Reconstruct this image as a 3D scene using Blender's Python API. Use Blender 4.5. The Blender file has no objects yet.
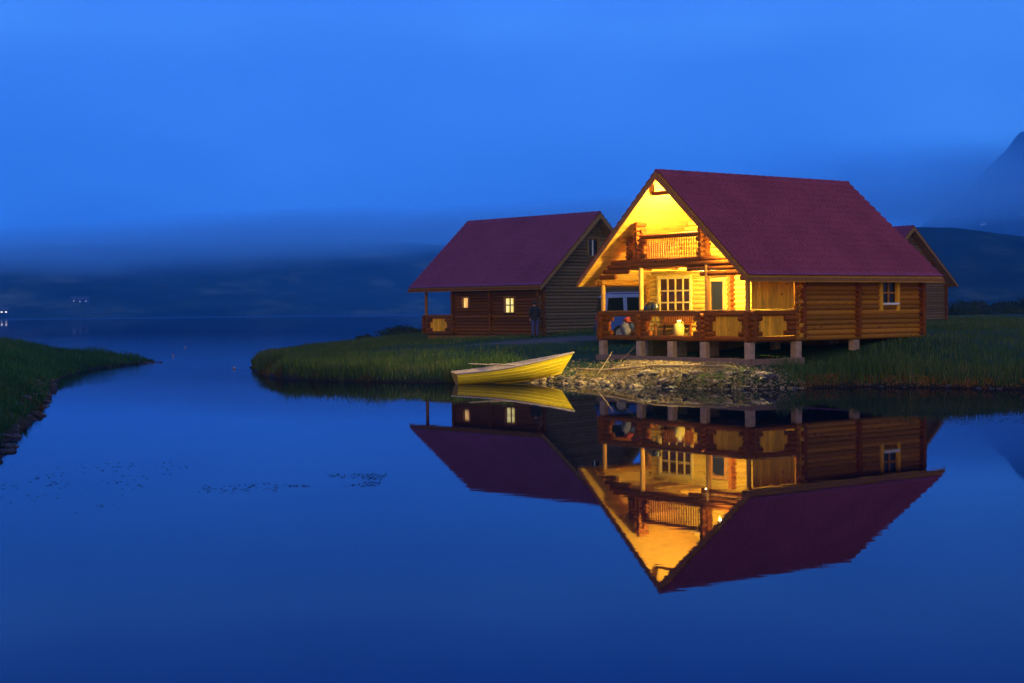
import bpy, math, random
import numpy as np
from mathutils import Vector, Matrix
random.seed(7); rng = np.random.default_rng(11)
S = bpy.context.scene; COL = S.collection
PI = math.pi

# ------------------------------------------------------------------ helpers
class MB:
    """collects faces and links them as ONE mesh object"""
    def __init__(s): s.v = []; s.f = []; s.sm = []
    def add(s, vs, fs, smooth=False):
        o = len(s.v); s.v += [tuple(p) for p in vs]
        s.f += [tuple(i+o for i in f) for f in fs]; s.sm += [smooth]*len(fs)
    def box(s, lo, hi, M=None):
        x0,y0,z0 = lo; x1,y1,z1 = hi
        vs = [(x0,y0,z0),(x1,y0,z0),(x1,y1,z0),(x0,y1,z0),(x0,y0,z1),(x1,y0,z1),(x1,y1,z1),(x0,y1,z1)]
        if M is not None: vs = [M @ Vector(p) for p in vs]
        s.add(vs, [(0,3,2,1),(4,5,6,7),(0,1,5,4),(1,2,6,5),(2,3,7,6),(3,0,4,7)])
    def beam(s, p0, p1, w, h, up=(0,0,1)):
        p0, p1, up = Vector(p0), Vector(p1), Vector(up)
        d = (p1-p0).normalized(); r = d.cross(up).normalized(); u = r.cross(d)
        vs = []
        for p in (p0, p1):
            for a, b in ((-1,-1),(1,-1),(1,1),(-1,1)): vs.append(p + r*a*w/2 + u*b*h/2)
        s.add(vs, [(0,1,2,3),(7,6,5,4),(0,4,5,1),(1,5,6,2),(2,6,7,3),(3,7,4,0)])
    def tube(s, pts, rad, n=10, caps=True):
        pts = [Vector(p) for p in pts]
        if not hasattr(rad, '__len__'): rad = [rad]*len(pts)
        rings = []; pr = None
        for i, p in enumerate(pts):
            d = (pts[min(i+1, len(pts)-1)] - pts[max(i-1, 0)]).normalized()
            if pr is None:
                a = Vector((0,0,1)) if abs(d.z) < .9 else Vector((1,0,0)); pr = d.cross(a).normalized()
            else:
                pr = (pr - d*pr.dot(d)).normalized()
            q = d.cross(pr)
            rings.append([p + (pr*math.cos(2*PI*k/n) + q*math.sin(2*PI*k/n))*rad[i] for k in range(n)])
        vs = [v for r in rings for v in r]; fs = []
        for i in range(len(pts)-1):
            for k in range(n):
                fs.append((i*n+k, i*n+(k+1) % n, (i+1)*n+(k+1) % n, (i+1)*n+k))
        s.add(vs, fs, True)
        if caps:
            s.add(rings[0], [tuple(range(n))[::-1]]); s.add(rings[-1], [tuple(range(n))])
    def log(s, p0, p1, r, n=10):
        j = 1 + random.uniform(-.08, .05); p0 = Vector(p0); p1 = Vector(p1)
        e = Vector((random.uniform(-.01,.01), random.uniform(-.01,.01), random.uniform(-.01,.01)))
        s.tube([p0+e, p1+e], r*j, n)
    def lathe(s, prof, c=(0,0,0), n=16):
        vs = []; fs = []
        for r, z in prof:
            for k in range(n): vs.append((c[0]+r*math.cos(2*PI*k/n), c[1]+r*math.sin(2*PI*k/n), c[2]+z))
        for i in range(len(prof)-1):
            for k in range(n): fs.append((i*n+k, i*n+(k+1) % n, (i+1)*n+(k+1) % n, (i+1)*n+k))
        s.add(vs, fs, True)
    def ball(s, c, r, n=12, m=8):
        if not hasattr(r, '__len__'): r = (r, r, r)
        vs = []; fs = []
        for i in range(m+1):
            t = PI*i/m
            for k in range(n):
                vs.append((c[0]+r[0]*math.sin(t)*math.cos(2*PI*k/n), c[1]+r[1]*math.sin(t)*math.sin(2*PI*k/n), c[2]+r[2]*math.cos(t)))
        for i in range(m):
            for k in range(n): fs.append((i*n+k, (i+1)*n+k, (i+1)*n+(k+1) % n, i*n+(k+1) % n))
        s.add(vs, fs, True)
    def prism(s, poly, e):
        n = len(poly); e = Vector(e); a = [Vector(p) for p in poly]; b = [p+e for p in a]
        s.add(a+b, [tuple(range(n))[::-1], tuple(range(n, 2*n))] + [(i, (i+1) % n, n+(i+1) % n, n+i) for i in range(n)])
    def mesh(s, name, mat):
        me = bpy.data.meshes.new(name); me.from_pydata(s.v, [], s.f)
        me.polygons.foreach_set('use_smooth', s.sm); me.materials.append(mat); me.update()
        return me
    def build(s, name, mat, parent=None, bevel=0):
        o = bpy.data.objects.new(name, s.mesh(name, mat)); COL.objects.link(o)
        if parent: o.parent = parent
        if bevel:
            b = o.modifiers.new('bevel', 'BEVEL'); b.width = bevel; b.segments = 2; b.limit_method = 'ANGLE'
        return o

def tag(o, label=None, cat=None, group=None, kind=None):
    if label: o['label'] = label
    if cat: o['category'] = cat
    if group: o['group'] = group
    if kind: o['kind'] = kind
    return o
def empty(name, loc, rz=0, label=None, cat=None, group=None, rot=None):
    o = bpy.data.objects.new(name, None); COL.objects.link(o)
    o.location = loc; o.rotation_euler = rot if rot else (0,0,rz)
    return tag(o, label, cat, group)
def numpy_mesh(name, V, F, mat, smooth=False, mats_idx=None):
    me = bpy.data.meshes.new(name)
    V = np.asarray(V, np.float32); F = np.asarray(F, np.int32); k = F.shape[1]
    me.vertices.add(len(V)); me.vertices.foreach_set('co', V.ravel())
    me.loops.add(F.size); me.loops.foreach_set('vertex_index', F.ravel())
    me.polygons.add(len(F)); me.polygons.foreach_set('loop_start', np.arange(0, F.size, k, dtype=np.int32))
    me.polygons.foreach_set('use_smooth', np.full(len(F), smooth))
    me.materials.append(mat); me.update(calc_edges=True); me.validate()
    return me

# ------------------------------------------------------------------ materials
def new_mat(name):
    m = bpy.data.materials.new(name); m.use_nodes = True
    nt = m.node_tree; return m, nt, nt.nodes['Principled BSDF']
def N(nt, t, **kw):
    n = nt.nodes.new(t)
    for k, v in kw.items():
        if k in n.inputs: n.inputs[k].default_value = v
        else: setattr(n, k, v)
    return n
def ramp(nt, fac, stops, interp='LINEAR'):
    r = nt.nodes.new('ShaderNodeValToRGB'); r.color_ramp.interpolation = interp
    e = r.color_ramp.elements
    while len(e) < len(stops): e.new(.5)
    for i, (p, c) in enumerate(stops): e[i].position = p; e[i].color = (*c, 1)
    nt.links.new(fac, r.inputs[0]); return r
def mixc(nt, fac, a, b, mode='MIX'):
    m = nt.nodes.new('ShaderNodeMix'); m.data_type = 'RGBA'; m.blend_type = mode
    for sock, v in ((m.inputs[0], fac), (m.inputs[6], a), (m.inputs[7], b)):
        if hasattr(v, 'links') or hasattr(v, 'is_linked'): nt.links.new(v, sock)
        elif isinstance(v, (int, float)): sock.default_value = v
        else: sock.default_value = (*v, 1)
    return m.outputs[2]
def simple(name, col, rough=.6, var=.25, scale=6, metal=0, spec=.5, bump=0, stretch=(1,1,1), island=0, emit=None, es=0):
    m, nt, b = new_mat(name)
    tc = N(nt, 'ShaderNodeTexCoord'); mp = N(nt, 'ShaderNodeMapping'); mp.inputs['Scale'].default_value = stretch
    nt.links.new(tc.outputs['Object'], mp.inputs[0])
    no = N(nt, 'ShaderNodeTexNoise', Scale=scale, Detail=5.0, Roughness=.6); nt.links.new(mp.outputs[0], no.inputs['Vector'])
    lo = tuple(c*(1-var) for c in col); hi = tuple(min(1, c*(1+var)) for c in col)
    c = ramp(nt, no.outputs['Fac'], [(.3, lo), (.7, hi)]).outputs[0]
    if island:
        g = N(nt, 'ShaderNodeNewGeometry')
        v = ramp(nt, g.outputs['Random Per Island'], [(0, (1-island,)*3), (1, (1, 1, 1))]).outputs[0]
        c = mixc(nt, 1.0, c, v, 'MULTIPLY')
    nt.links.new(c, b.inputs['Base Color'])
    b.inputs['Roughness'].default_value = rough; b.inputs['Metallic'].default_value = metal
    b.inputs['Specular IOR Level'].default_value = spec
    if bump:
        bp = N(nt, 'ShaderNodeBump', Strength=bump, Distance=.02); nt.links.new(no.outputs['Fac'], bp.inputs['Height']); nt.links.new(bp.outputs[0], b.inputs['Normal'])
    if emit:
        b.inputs['Emission Color'].default_value = (*emit, 1); b.inputs['Emission Strength'].default_value = es
    return m
def wood(name, col, dark=.55, rough=.55, grain=(3, 3, 14), knots=True, island=.3):
    m, nt, b = new_mat(name)
    tc = N(nt, 'ShaderNodeTexCoord'); mp = N(nt, 'ShaderNodeMapping'); mp.inputs['Scale'].default_value = grain
    nt.links.new(tc.outputs['Object'], mp.inputs[0])
    no = N(nt, 'ShaderNodeTexNoise', Scale=1.6, Detail=6.0, Roughness=.65); nt.links.new(mp.outputs[0], no.inputs['Vector'])
    c = ramp(nt, no.outputs['Fac'], [(.25, tuple(x*dark for x in col)), (.5, col), (.8, tuple(min(1, x*1.25) for x in col))]).outputs[0]
    if knots:
        vo = N(nt, 'ShaderNodeTexVoronoi', Scale=2.3); nt.links.new(tc.outputs['Object'], vo.inputs['Vector'])
        k = ramp(nt, vo.outputs['Distance'], [(.07, (.3, .22, .18)), (.13, (1, 1, 1))]).outputs[0]
        c = mixc(nt, 1.0, c, k, 'MULTIPLY')
    g = N(nt, 'ShaderNodeNewGeometry')
    v = ramp(nt, g.outputs['Random Per Island'], [(0, (1-island,)*3), (1, (1, 1, 1))]).outputs[0]
    c = mixc(nt, 1.0, c, v, 'MULTIPLY')
    nt.links.new(c, b.inputs['Base Color']); b.inputs['Roughness'].default_value = rough+.25; b.inputs['Specular IOR Level'].default_value = .12
    bp = N(nt, 'ShaderNodeBump', Strength=.35, Distance=.01); nt.links.new(no.outputs['Fac'], bp.inputs['Height']); nt.links.new(bp.outputs[0], b.inputs['Normal'])
    return m
M = {}
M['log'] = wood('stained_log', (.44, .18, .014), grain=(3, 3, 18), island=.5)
M['log_red'] = wood('red_stained_log', (.23, .062, .006), grain=(8, 8, 8))
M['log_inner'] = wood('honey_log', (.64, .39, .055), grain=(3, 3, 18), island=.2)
M['log_brown'] = wood('brown_log', (.17, .058, .010), grain=(3, 3, 18), island=.5)
M['log_grey'] = wood('weathered_log', (.18, .125, .065), grain=(3, 3, 18), island=.35)
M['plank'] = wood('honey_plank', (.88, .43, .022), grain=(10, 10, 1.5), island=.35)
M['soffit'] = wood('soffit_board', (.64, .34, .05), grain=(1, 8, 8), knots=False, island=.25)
M['trim'] = wood('trim_board', (.46, .20, .055), grain=(4, 4, 4), knots=False, island=.2)
M['barge'] = wood('barge_board', (.36, .145, .045), grain=(4, 4, 4), knots=False, island=.2)
M['trim_dull'] = wood('dull_trim_board', (.25, .15, .06), grain=(4, 4, 4), knots=False, island=.2)
M['post'] = wood('post_wood', (.55, .27, .06), grain=(9, 9, 1.2), knots=False)
M['frame_y'] = wood('pale_frame_wood', (.66, .45, .14), grain=(6, 6, 3), knots=False, island=.1)
M['frame_b'] = wood('brown_frame_wood', (.26, .12, .04), grain=(6, 6, 3), knots=False, island=.1)
M['white'] = simple('white_paint', (.75, .75, .74), .5, .08)
M['concrete'] = simple('concrete', (.36, .24, .17), .9, .3, 5, bump=.5)
M['deckwood'] = wood('deck_board', (.26, .15, .08), grain=(4, 4, 12), knots=False)
M['sillbeam'] = wood('grey_sleeper', (.27, .17, .13), grain=(4, 4, 12), knots=False)
M['glass'] = simple('dark_glass', (.012, .012, .012), .08, .3, 2, spec=.3)
M['glass_warm'] = simple('glass_before_dim_room', (.045, .014, .006), .08, .5, 3, spec=.25)
M['lit'] = simple('lit_window', (.8, .6, .25), .4, .1, emit=(1.0, .70, .17), es=1.15)
def lit_mat(name, stops, es):
    m, nt, b = new_mat(name); tc = N(nt, 'ShaderNodeTexCoord'); mp = N(nt, 'ShaderNodeMapping'); mp.inputs['Scale'].default_value = (5, 1, .8)
    nt.links.new(tc.outputs['Object'], mp.inputs[0]); n = N(nt, 'ShaderNodeTexNoise', Scale=1.0, Detail=3.0); nt.links.new(mp.outputs[0], n.inputs['Vector'])
    b.inputs['Base Color'].default_value = (.2, .15, .08, 1); b.inputs['Roughness'].default_value = .15
    nt.links.new(ramp(nt, n.outputs['Fac'], stops).outputs[0], b.inputs['Emission Color']); b.inputs['Emission Strength'].default_value = es
    return m
M['lit'] = lit_mat('curtained_lit_window', [(.36, (.75, .42, .06)), (.5, (1, .78, .16)), (.62, (1, .92, .42))], 1.0)
M['lit_orange'] = lit_mat('orange_lit_window', [(.36, (.9, .30, .06)), (.5, (1, .55, .14)), (.62, (1, .80, .25))], 1.0)
M['lit_far'] = simple('far_lit_window', (.8, .8, .7), .4, .1, emit=(.9, .85, .75), es=2.2)
M['lit_dim'] = simple('dim_lit_window', (.5, .5, .5), .4, .1, emit=(.5, .75, 1), es=.5)
M['globe'] = simple('lamp_globe', (.9, .8, .6), .4, .05, emit=(1.0, .76, .19), es=1)
M['globe_loft'] = simple('loft_lamp_globe', (.9, .8, .6), .4, .05, emit=(1.0, .76, .19), es=1)
M['brass'] = simple('brass', (.5, .32, .1), .35, .1, metal=1)
M['black'] = simple('black_enamel', (.012, .012, .013), .25, .2)
M['darkmetal'] = simple('dark_metal', (.05, .05, .055), .4, .2, metal=.6)
M['boat_y'] = simple('worn_yellow_paint', (.86, .65, .016), .42, .14, 4, stretch=(.7, 5, 6), bump=.2)
M['boat_o'] = simple('worn_orange_gelcoat', (.62, .33, .02), .45, .3, 9)
M['boat_rim'] = simple('grey_rubbing_strake', (.30, .24, .26), .6, .25, 12)
M['boat_in'] = simple('boat_inside_paint', (.42, .36, .34), .6, .2, 6)
M['oar'] = wood('pale_oar_wood', (.62, .50, .33), grain=(2, 20, 20), knots=False, island=.05)
M['jug'] = simple('pale_yellow_plastic', (.30, .22, .055), .45, .05)
M['cloth_red'] = simple('red_cloth', (.20, .02, .02), .9, .3, 14, bump=.6)
M['cloth_pale'] = simple('pale_cloth', (.08, .08, .15), .9, .2, 14, bump=.6)
M['cloth_navy'] = simple('navy_cloth', (.02, .035, .12), .9, .3, 14, bump=.6)
M['jeans'] = simple('blue_jeans', (.055, .06, .17), .95, .3, 18, bump=.4)
M['jacket'] = simple('dark_jacket', (.012, .012, .016), .9, .3, 14, bump=.4)
M['skin'] = simple('skin', (.45, .25, .17), .6, .1, 9)
M['hair'] = simple('dark_hair', (.02, .014, .01), .8, .3, 30)
M['car'] = simple('blue_car_paint', (.06, .15, .50), .25, .06, 2)
M['car_trim'] = simple('pale_car_trim', (.20, .30, .58), .35, .06, 2)
M['tyre'] = simple('tyre_rubber', (.02, .02, .02), .9, .2)
M['rim'] = simple('alloy_rim', (.5, .5, .52), .35, .1, metal=.8)
M['redlens'] = simple('red_lens', (.45, .015, .012), .2, .1)
M['stone'] = simple('shore_stone', (.29, .21, .12), .9, .45, 4, bump=.8)
M['stone_dark'] = simple('dark_wet_stone', (.035, .030, .032), .7, .5, 4, bump=.8)
M['drift'] = wood('driftwood', (.42, .31, .17), grain=(12, 12, 12), knots=False)

def tile_mat(name='red_roof_tile', ca=(.25, .056, .105), cb=(.36, .080, .145)):
    m, nt, b = new_mat(name)
    tc = N(nt, 'ShaderNodeTexCoord')
    n1 = N(nt, 'ShaderNodeTexNoise', Scale=.7, Detail=4.0); n2 = N(nt, 'ShaderNodeTexNoise', Scale=14.0, Detail=3.0)
    nt.links.new(tc.outputs['Object'], n1.inputs['Vector']); nt.links.new(tc.outputs['Object'], n2.inputs['Vector'])
    c = ramp(nt, n1.outputs['Fac'], [(.25, ca), (.75, cb)]).outputs[0]
    c2 = ramp(nt, n2.outputs['Fac'], [(.3, (.58, .58, .58)), (.7, (1, 1, 1))]).outputs[0]
    nt.links.new(mixc(nt, 1.0, c, c2, 'MULTIPLY'), b.inputs['Base Color'])
    b.inputs['Roughness'].default_value = .75; b.inputs['Specular IOR Level'].default_value = .15
    return m
M['tile'] = tile_mat()

M['tile_b'] = tile_mat('purple_red_roof_tile', (.15, .044, .125), (.21, .058, .165))
def blade_mat(name, stops, rough=.85):
    m, nt, b = new_mat(name)
    g = N(nt, 'ShaderNodeNewGeometry'); tc = N(nt, 'ShaderNodeTexCoord')
    no = N(nt, 'ShaderNodeTexNoise', Scale=.35, Detail=3.0); nt.links.new(tc.outputs['Object'], no.inputs['Vector'])
    a = N(nt, 'ShaderNodeMath', operation='MULTIPLY_ADD'); a.inputs[1].default_value = .55
    nt.links.new(g.outputs['Random Per Island'], a.inputs[0])
    s2 = N(nt, 'ShaderNodeMath', operation='MULTIPLY_ADD'); s2.inputs[1].default_value = .9; s2.inputs[2].default_value = -.2
    nt.links.new(no.outputs['Fac'], s2.inputs[0]); nt.links.new(s2.outputs[0], a.inputs[2])
    nt.links.new(ramp(nt, a.outputs[0], stops).outputs[0], b.inputs['Base Color'])
    b.inputs['Roughness'].default_value = rough; b.inputs['Specular IOR Level'].default_value = .1
    return m
M['grass'] = blade_mat('grass_blades', [(.1, (.022, .050, .014)), (.45, (.044, .090, .022)), (.75, (.078, .112, .034)), (1, (.18, .15, .065))])
M['turf'] = blade_mat('left_bank_blades', [(.1, (.008, .046, .018)), (.45, (.017, .084, .030)), (.75, (.036, .11, .038)), (1, (.12, .14, .04))])
M['dry'] = blade_mat('dry_grass_blades', [(.1, (.030, .024, .010)), (.5, (.075, .050, .016)), (1, (.14, .09, .03))])
M['dry_bright'] = blade_mat('rusty_grass_blades', [(.1, (.07, .034, .012)), (.5, (.19, .085, .02)), (1, (.30, .15, .04))])
M['straw'] = blade_mat('straw_blades', [(.1, (.13, .09, .025)), (.5, (.30, .21, .06)), (1, (.42, .31, .10))])
M['bush'] = blade_mat('shrub_leaves', [(.1, (.012, .024, .010)), (.6, (.024, .042, .014)), (1, (.045, .055, .02))])
M['weed'] = blade_mat('water_weed_leaves', [(.1, (.006, .012, .008)), (1, (.02, .03, .015))])

# ------------------------------------------------------------------ terrain
PEN = np.array([(-12.6, 71), (-12.0, 66.5), (-10.6, 61), (-9.3, 56.6), (-7.6, 54.3), (-6.4, 53.4), (-4.1, 52.3), (-2.2, 51.4), (-.6, 51.3), (.6, 51.1), (1.7, 50.5), (2.8, 49.2), (3.8, 47.5),
                (5.6, 46.1), (7.1, 45.3), (9.1, 45.8), (10.9, 46.4), (13.1, 45.4), (14.9, 44.1), (18, 42.5), (24, 40), (40, 36), (90, 30), (300, 10), (4500, -60),
                (4500, 1500), (1500, 1420), (600, 1250), (330, 760), (150, 420), (40, 260), (6, 160), (-6, 126), (-11.3, 110), (-13.6, 92), (-14.0, 78)], float)
LEFT = np.array([(-8.8, 23.5), (-9.3, 26.2), (-10.5, 29.8), (-11.6, 34.4), (-13.0, 39.9), (-14.7, 45.8), (-16.6, 52.2), (-18.3, 58.7), (-19.4, 65.7), (-19.6, 69.7), (-19.3, 73.4), (-18.8, 76.2),
                 (-19.6, 77.2), (-22, 76), (-26, 75), (-34, 77), (-60, 92), (-220, 130), (-4500, 200), (-4500, -80), (-100, -40), (-22, 0), (-11, 14)], float)
def sdf(P, poly):
    """signed distance, positive inside"""
    d = np.full(len(P), 1e18); ins = np.zeros(len(P), bool)
    n = len(poly)
    for i in range(n):
        a, b = poly[i], poly[(i+1) % n]; e = b-a; w = P-a
        t = np.clip((w@e)/(e@e), 0, 1); q = w - t[:, None]*e
        d = np.minimum(d, (q*q).sum(1))
        c = ((a[1] > P[:, 1]) != (b[1] > P[:, 1]))
        with np.errstate(divide='ignore', invalid='ignore'):
            xi = (b[0]-a[0])*(P[:, 1]-a[1])/(b[1]-a[1])+a[0]
        ins ^= c & (P[:, 0] < xi)
    d = np.sqrt(d); return np.where(ins, d, -d)
def vnoise(x, y, seed=0):
    """smooth value noise"""
    xi = np.floor(x).astype(np.int64); yi = np.floor(y).astype(np.int64); fx = x-xi; fy = y-yi
    fx = fx*fx*(3-2*fx); fy = fy*fy*(3-2*fy)
    def h(a, b):
        n = (a*374761393 + b*668265263 + seed*144269) & 0xffffffff
        n = ((n ^ (n >> 13))*1274126177) & 0xffffffff
        return ((n ^ (n >> 16)) & 0xffff)/65535.
    return (h(xi, yi)*(1-fx)+h(xi+1, yi)*fx)*(1-fy)+(h(xi, yi+1)*(1-fx)+h(xi+1, yi+1)*fx)*fy
def sstep(a, b, x):
    t = np.clip((x-a)/(b-a), 0, 1); return t*t*(3-2*t)
def beachness(P):
    return sstep(-.4, 1.0, P[:, 0])*(1-sstep(8.2, 9.6, P[:, 0]))*(1-sstep(56, 60, P[:, 1]))
def height(P):
    P = np.asarray(P, float)
    wob = (vnoise(P[:, 0]*1.3, P[:, 1]*1.3, 3)-.5)*.5 + (vnoise(P[:, 0]*.4, P[:, 1]*.4, 4)-.5)*.6
    sp = sdf(P, PEN); sl = sdf(P, LEFT)
    fade = np.clip(np.abs(sp)/1.5, 0, 1)
    s = sp + wob*.35
    bk = beachness(P)
    hb = np.where(s > 0, .46*(1-np.exp(-np.maximum(s, 0)/.35)), 0)
    wid = .9+1.6*(1-sstep(2.6, 4.6, P[:, 0]))
    hq = np.where(s > 0, .70*(1-np.exp(-np.maximum(s, 0)/wid)), 0)
    tipf = sstep(-14, -4, P[:, 0])
    hp = hb*(1-bk)+hq*bk + (.012*np.minimum(np.maximum(s, 0), 60) + .50*sstep(7, 20, s)*tipf + .35*sstep(1.5, 7, s)*(1-bk))*1.0
    hp = np.minimum(hp, 1.36+.002*np.minimum(np.maximum(s, 0), 500)) + (vnoise(P[:, 0]*.55, P[:, 1]*.55, 9)-.5)*.12*np.clip(s/2, 0, 1)
    hp = hp + .52*np.exp(-((P[:, 0]-15.0)/4.2)**2-((P[:, 1]-52.3)/3.2)**2)*np.clip(s/3, 0, 1)
    s2 = sl + wob*.5
    hl = np.where(s2 > 0, .42*(1-np.exp(-np.maximum(s2, 0)/.4)) + .27*np.minimum(np.maximum(s2, 0), 7.5) + .01*np.minimum(np.maximum(s2, 0), 60), 0) * (0.45+.55*(1-sstep(62, 76, P[:, 1])))
    hl += (vnoise(P[:, 0]*.5, P[:, 1]*.5, 12)-.5)*.22*np.clip(s2/2, 0, 1)
    sea = -.35*np.clip(-np.maximum(s, s2), 0, 4)
    return np.where(s > 0, hp, np.where(s2 > 0, hl, sea))
def hz(x, y): return float(height(np.array([[x, y]]))[0])
def graded(lo, hi, step, far_lo, far_hi, g=1.22):
    c = list(np.arange(lo, hi+1e-6, step)); s = step; x = c[-1]
    while x < far_hi: s *= g; x += s; c.append(x)
    s = step; x = lo
    while x > far_lo: s *= g; x -= s; c.insert(0, x)
    return np.array(c)
def ground_mat():
    m, nt, b = new_mat('bank_earth')
    tc = N(nt, 'ShaderNodeTexCoord')
    def noise(sc, d=5.0):
        n = N(nt, 'ShaderNodeTexNoise', Scale=sc, Detail=d, Roughness=.62); nt.links.new(tc.outputs['Object'], n.inputs['Vector']); return n.outputs['Fac']
    def blob(loc, scl, k0, k1):
        mp = N(nt, 'ShaderNodeMapping', vector_type='TEXTURE'); mp.inputs['Location'].default_value = loc; mp.inputs['Scale'].default_value = scl
        nt.links.new(tc.outputs['Object'], mp.inputs[0])
        ln = N(nt, 'ShaderNodeVectorMath', operation='LENGTH'); nt.links.new(mp.outputs[0], ln.inputs[0])
        ad = N(nt, 'ShaderNodeMath', operation='MULTIPLY_ADD'); ad.inputs[1].default_value = .8; nt.links.new(noise(.9), ad.inputs[0]); nt.links.new(ln.outputs['Value'], ad.inputs[2])
        return ramp(nt, ad.outputs[0], [(k0, (1, 1, 1)), (k1, (0, 0, 0))]).outputs[0]
    grass = ramp(nt, noise(.5), [(.3, (.014, .034, .010)), (.55, (.024, .055, .014)), (.8, (.042, .060, .020))]).outputs[0]
    gravel = ramp(nt, noise(9), [(.3, (.055, .048, .052)), (.7, (.12, .105, .11))]).outputs[0]
    beach = ramp(nt, noise(6), [(.3, (.07, .048, .032)), (.5, (.17, .12, .07)), (.7, (.28, .20, .11))]).outputs[0]
    c = mixc(nt, blob((2.5, 65.5, 1), (9.5, 5.5, 40), .75, .95), grass, gravel)
    c = mixc(nt, blob((5.2, 49.4, .4), (5.0, 5.4, 40), .85, .99), c, beach)
    sz = N(nt, 'ShaderNodeSeparateXYZ'); nt.links.new(tc.outputs['Object'], sz.inputs[0])
    wet = N(nt, 'ShaderNodeMapRange'); wet.inputs['From Min'].default_value = .05; wet.inputs['From Max'].default_value = .30; nt.links.new(sz.outputs['Z'], wet.inputs['Value'])
    c = mixc(nt, wet.outputs[0], (.018, .014, .010), c)
    nt.links.new(c, b.inputs['Base Color']); b.inputs['Roughness'].default_value = .95; b.inputs['Specular IOR Level'].default_value = .1
    bp = N(nt, 'ShaderNodeBump', Strength=.8, Distance=.06); nt.links.new(noise(4), bp.inputs['Height']); nt.links.new(bp.outputs[0], b.inputs['Normal'])
    return m
M['ground'] = ground_mat()
gx = graded(-30, 30, .38, -4300, 4300); gy = graded(20, 118, .38, -70, 4600)
X, Y = np.meshgrid(gx, gy); P = np.stack([X.ravel(), Y.ravel()], 1)
Z = height(P)
nx, ny = len(gx), len(gy)
I = np.arange(nx*ny).reshape(ny, nx)
F = np.stack([I[:-1, :-1], I[:-1, 1:], I[1:, 1:], I[1:, :-1]], -1).reshape(-1, 4)
g = bpy.data.objects.new('ground', numpy_mesh('ground', np.column_stack([P, Z]), F, M['ground'], True)); COL.objects.link(g)
tag(g, kind='structure')

# ------------------------------------------------------------------ lake
def water_mat():
    m, nt, b = new_mat('still_lake')
    b.inputs['Base Color'].default_value = (.0025, .006, .016, 1); b.inputs['Roughness'].default_value = 1; b.inputs['Specular IOR Level'].default_value = 0
    gl = N(nt, 'ShaderNodeBsdfGlossy', Roughness=.012); gl.inputs['Color'].default_value = (.70, .72, .87, 1)
    fr = N(nt, 'ShaderNodeFresnel', IOR=1.333); mx = N(nt, 'ShaderNodeMixShader')
    nt.links.new(fr.outputs[0], mx.inputs[0]); nt.links.new(b.outputs[0], mx.inputs[1]); nt.links.new(gl.outputs[0], mx.inputs[2])
    nt.links.new(mx.outputs[0], nt.nodes['Material Output'].inputs['Surface'])
    tc = N(nt, 'ShaderNodeTexCoord')
    def noise(sc, stretch):
        mp = N(nt, 'ShaderNodeMapping'); mp.inputs['Scale'].default_value = stretch; nt.links.new(tc.outputs['Object'], mp.inputs[0])
        n = N(nt, 'ShaderNodeTexNoise', Scale=sc, Detail=3.0); nt.links.new(mp.outputs[0], n.inputs['Vector']); return n.outputs['Fac']
    # ruffled patches of water here and there, calm elsewhere
    patch = ramp(nt, noise(.11, (.6, 1.6, 1)), [(.56, (0, 0, 0)), (.72, (1, 1, 1))]).outputs[0]
    sp = N(nt, 'ShaderNodeSeparateXYZ'); nt.links.new(tc.outputs['Object'], sp.inputs[0])
    yn = N(nt, 'ShaderNodeMath', operation='DIVIDE'); yn.inputs[1].default_value = 200.0; nt.links.new(sp.outputs['Y'], yn.inputs[0])
    ow = ramp(nt, yn.outputs[0], [(.25, (0, 0, 0)), (.36, (1, 1, 1)), (.46, (.8, .8, .8)), (1, (.06, .06, .06))]).outputs[0]
    om = N(nt, 'ShaderNodeMath', operation='MULTIPLY'); om.inputs[1].default_value = 13.0; nt.links.new(ow, om.inputs[0]); ow = om    # wind-ruffled belt beyond the calm cove
    fy_ = N(nt, 'ShaderNodeMapRange', interpolation_type='SMOOTHSTEP'); fy_.inputs['From Min'].default_value = 640; fy_.inputs['From Max'].default_value = 820; fy_.inputs['To Max'].default_value = 45.0
    nt.links.new(sp.outputs['Y'], fy_.inputs['Value']); oa = N(nt, 'ShaderNodeMath', operation='ADD'); nt.links.new(om.outputs[0], oa.inputs[0]); nt.links.new(fy_.outputs[0], oa.inputs[1]); ow = oa
    pa = N(nt, 'ShaderNodeMath', operation='ADD'); nt.links.new(patch, pa.inputs[0]); nt.links.new(ow.outputs[0], pa.inputs[1])
    st = N(nt, 'ShaderNodeMath', operation='MULTIPLY_ADD'); st.inputs[1].default_value = .010; st.inputs[2].default_value = .003
    nt.links.new(pa.outputs[0], st.inputs[0])
    bp = N(nt, 'ShaderNodeBump', Distance=.12); nt.links.new(st.outputs[0], bp.inputs['Strength'])
    nt.links.new(noise(1.6, (1, 2.2, 1)), bp.inputs['Height']); nt.links.new(bp.outputs[0], gl.inputs['Normal']); nt.links.new(bp.outputs[0], fr.inputs['Normal'])
    return m
mb = MB(); mb.add([(-4300, -70, 0), (4300, -70, 0), (4300, 4600, 0), (-4300, 4600, 0)], [(0, 1, 2, 3)])
tag(mb.build('lake', water_mat()), kind='structure')

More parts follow.
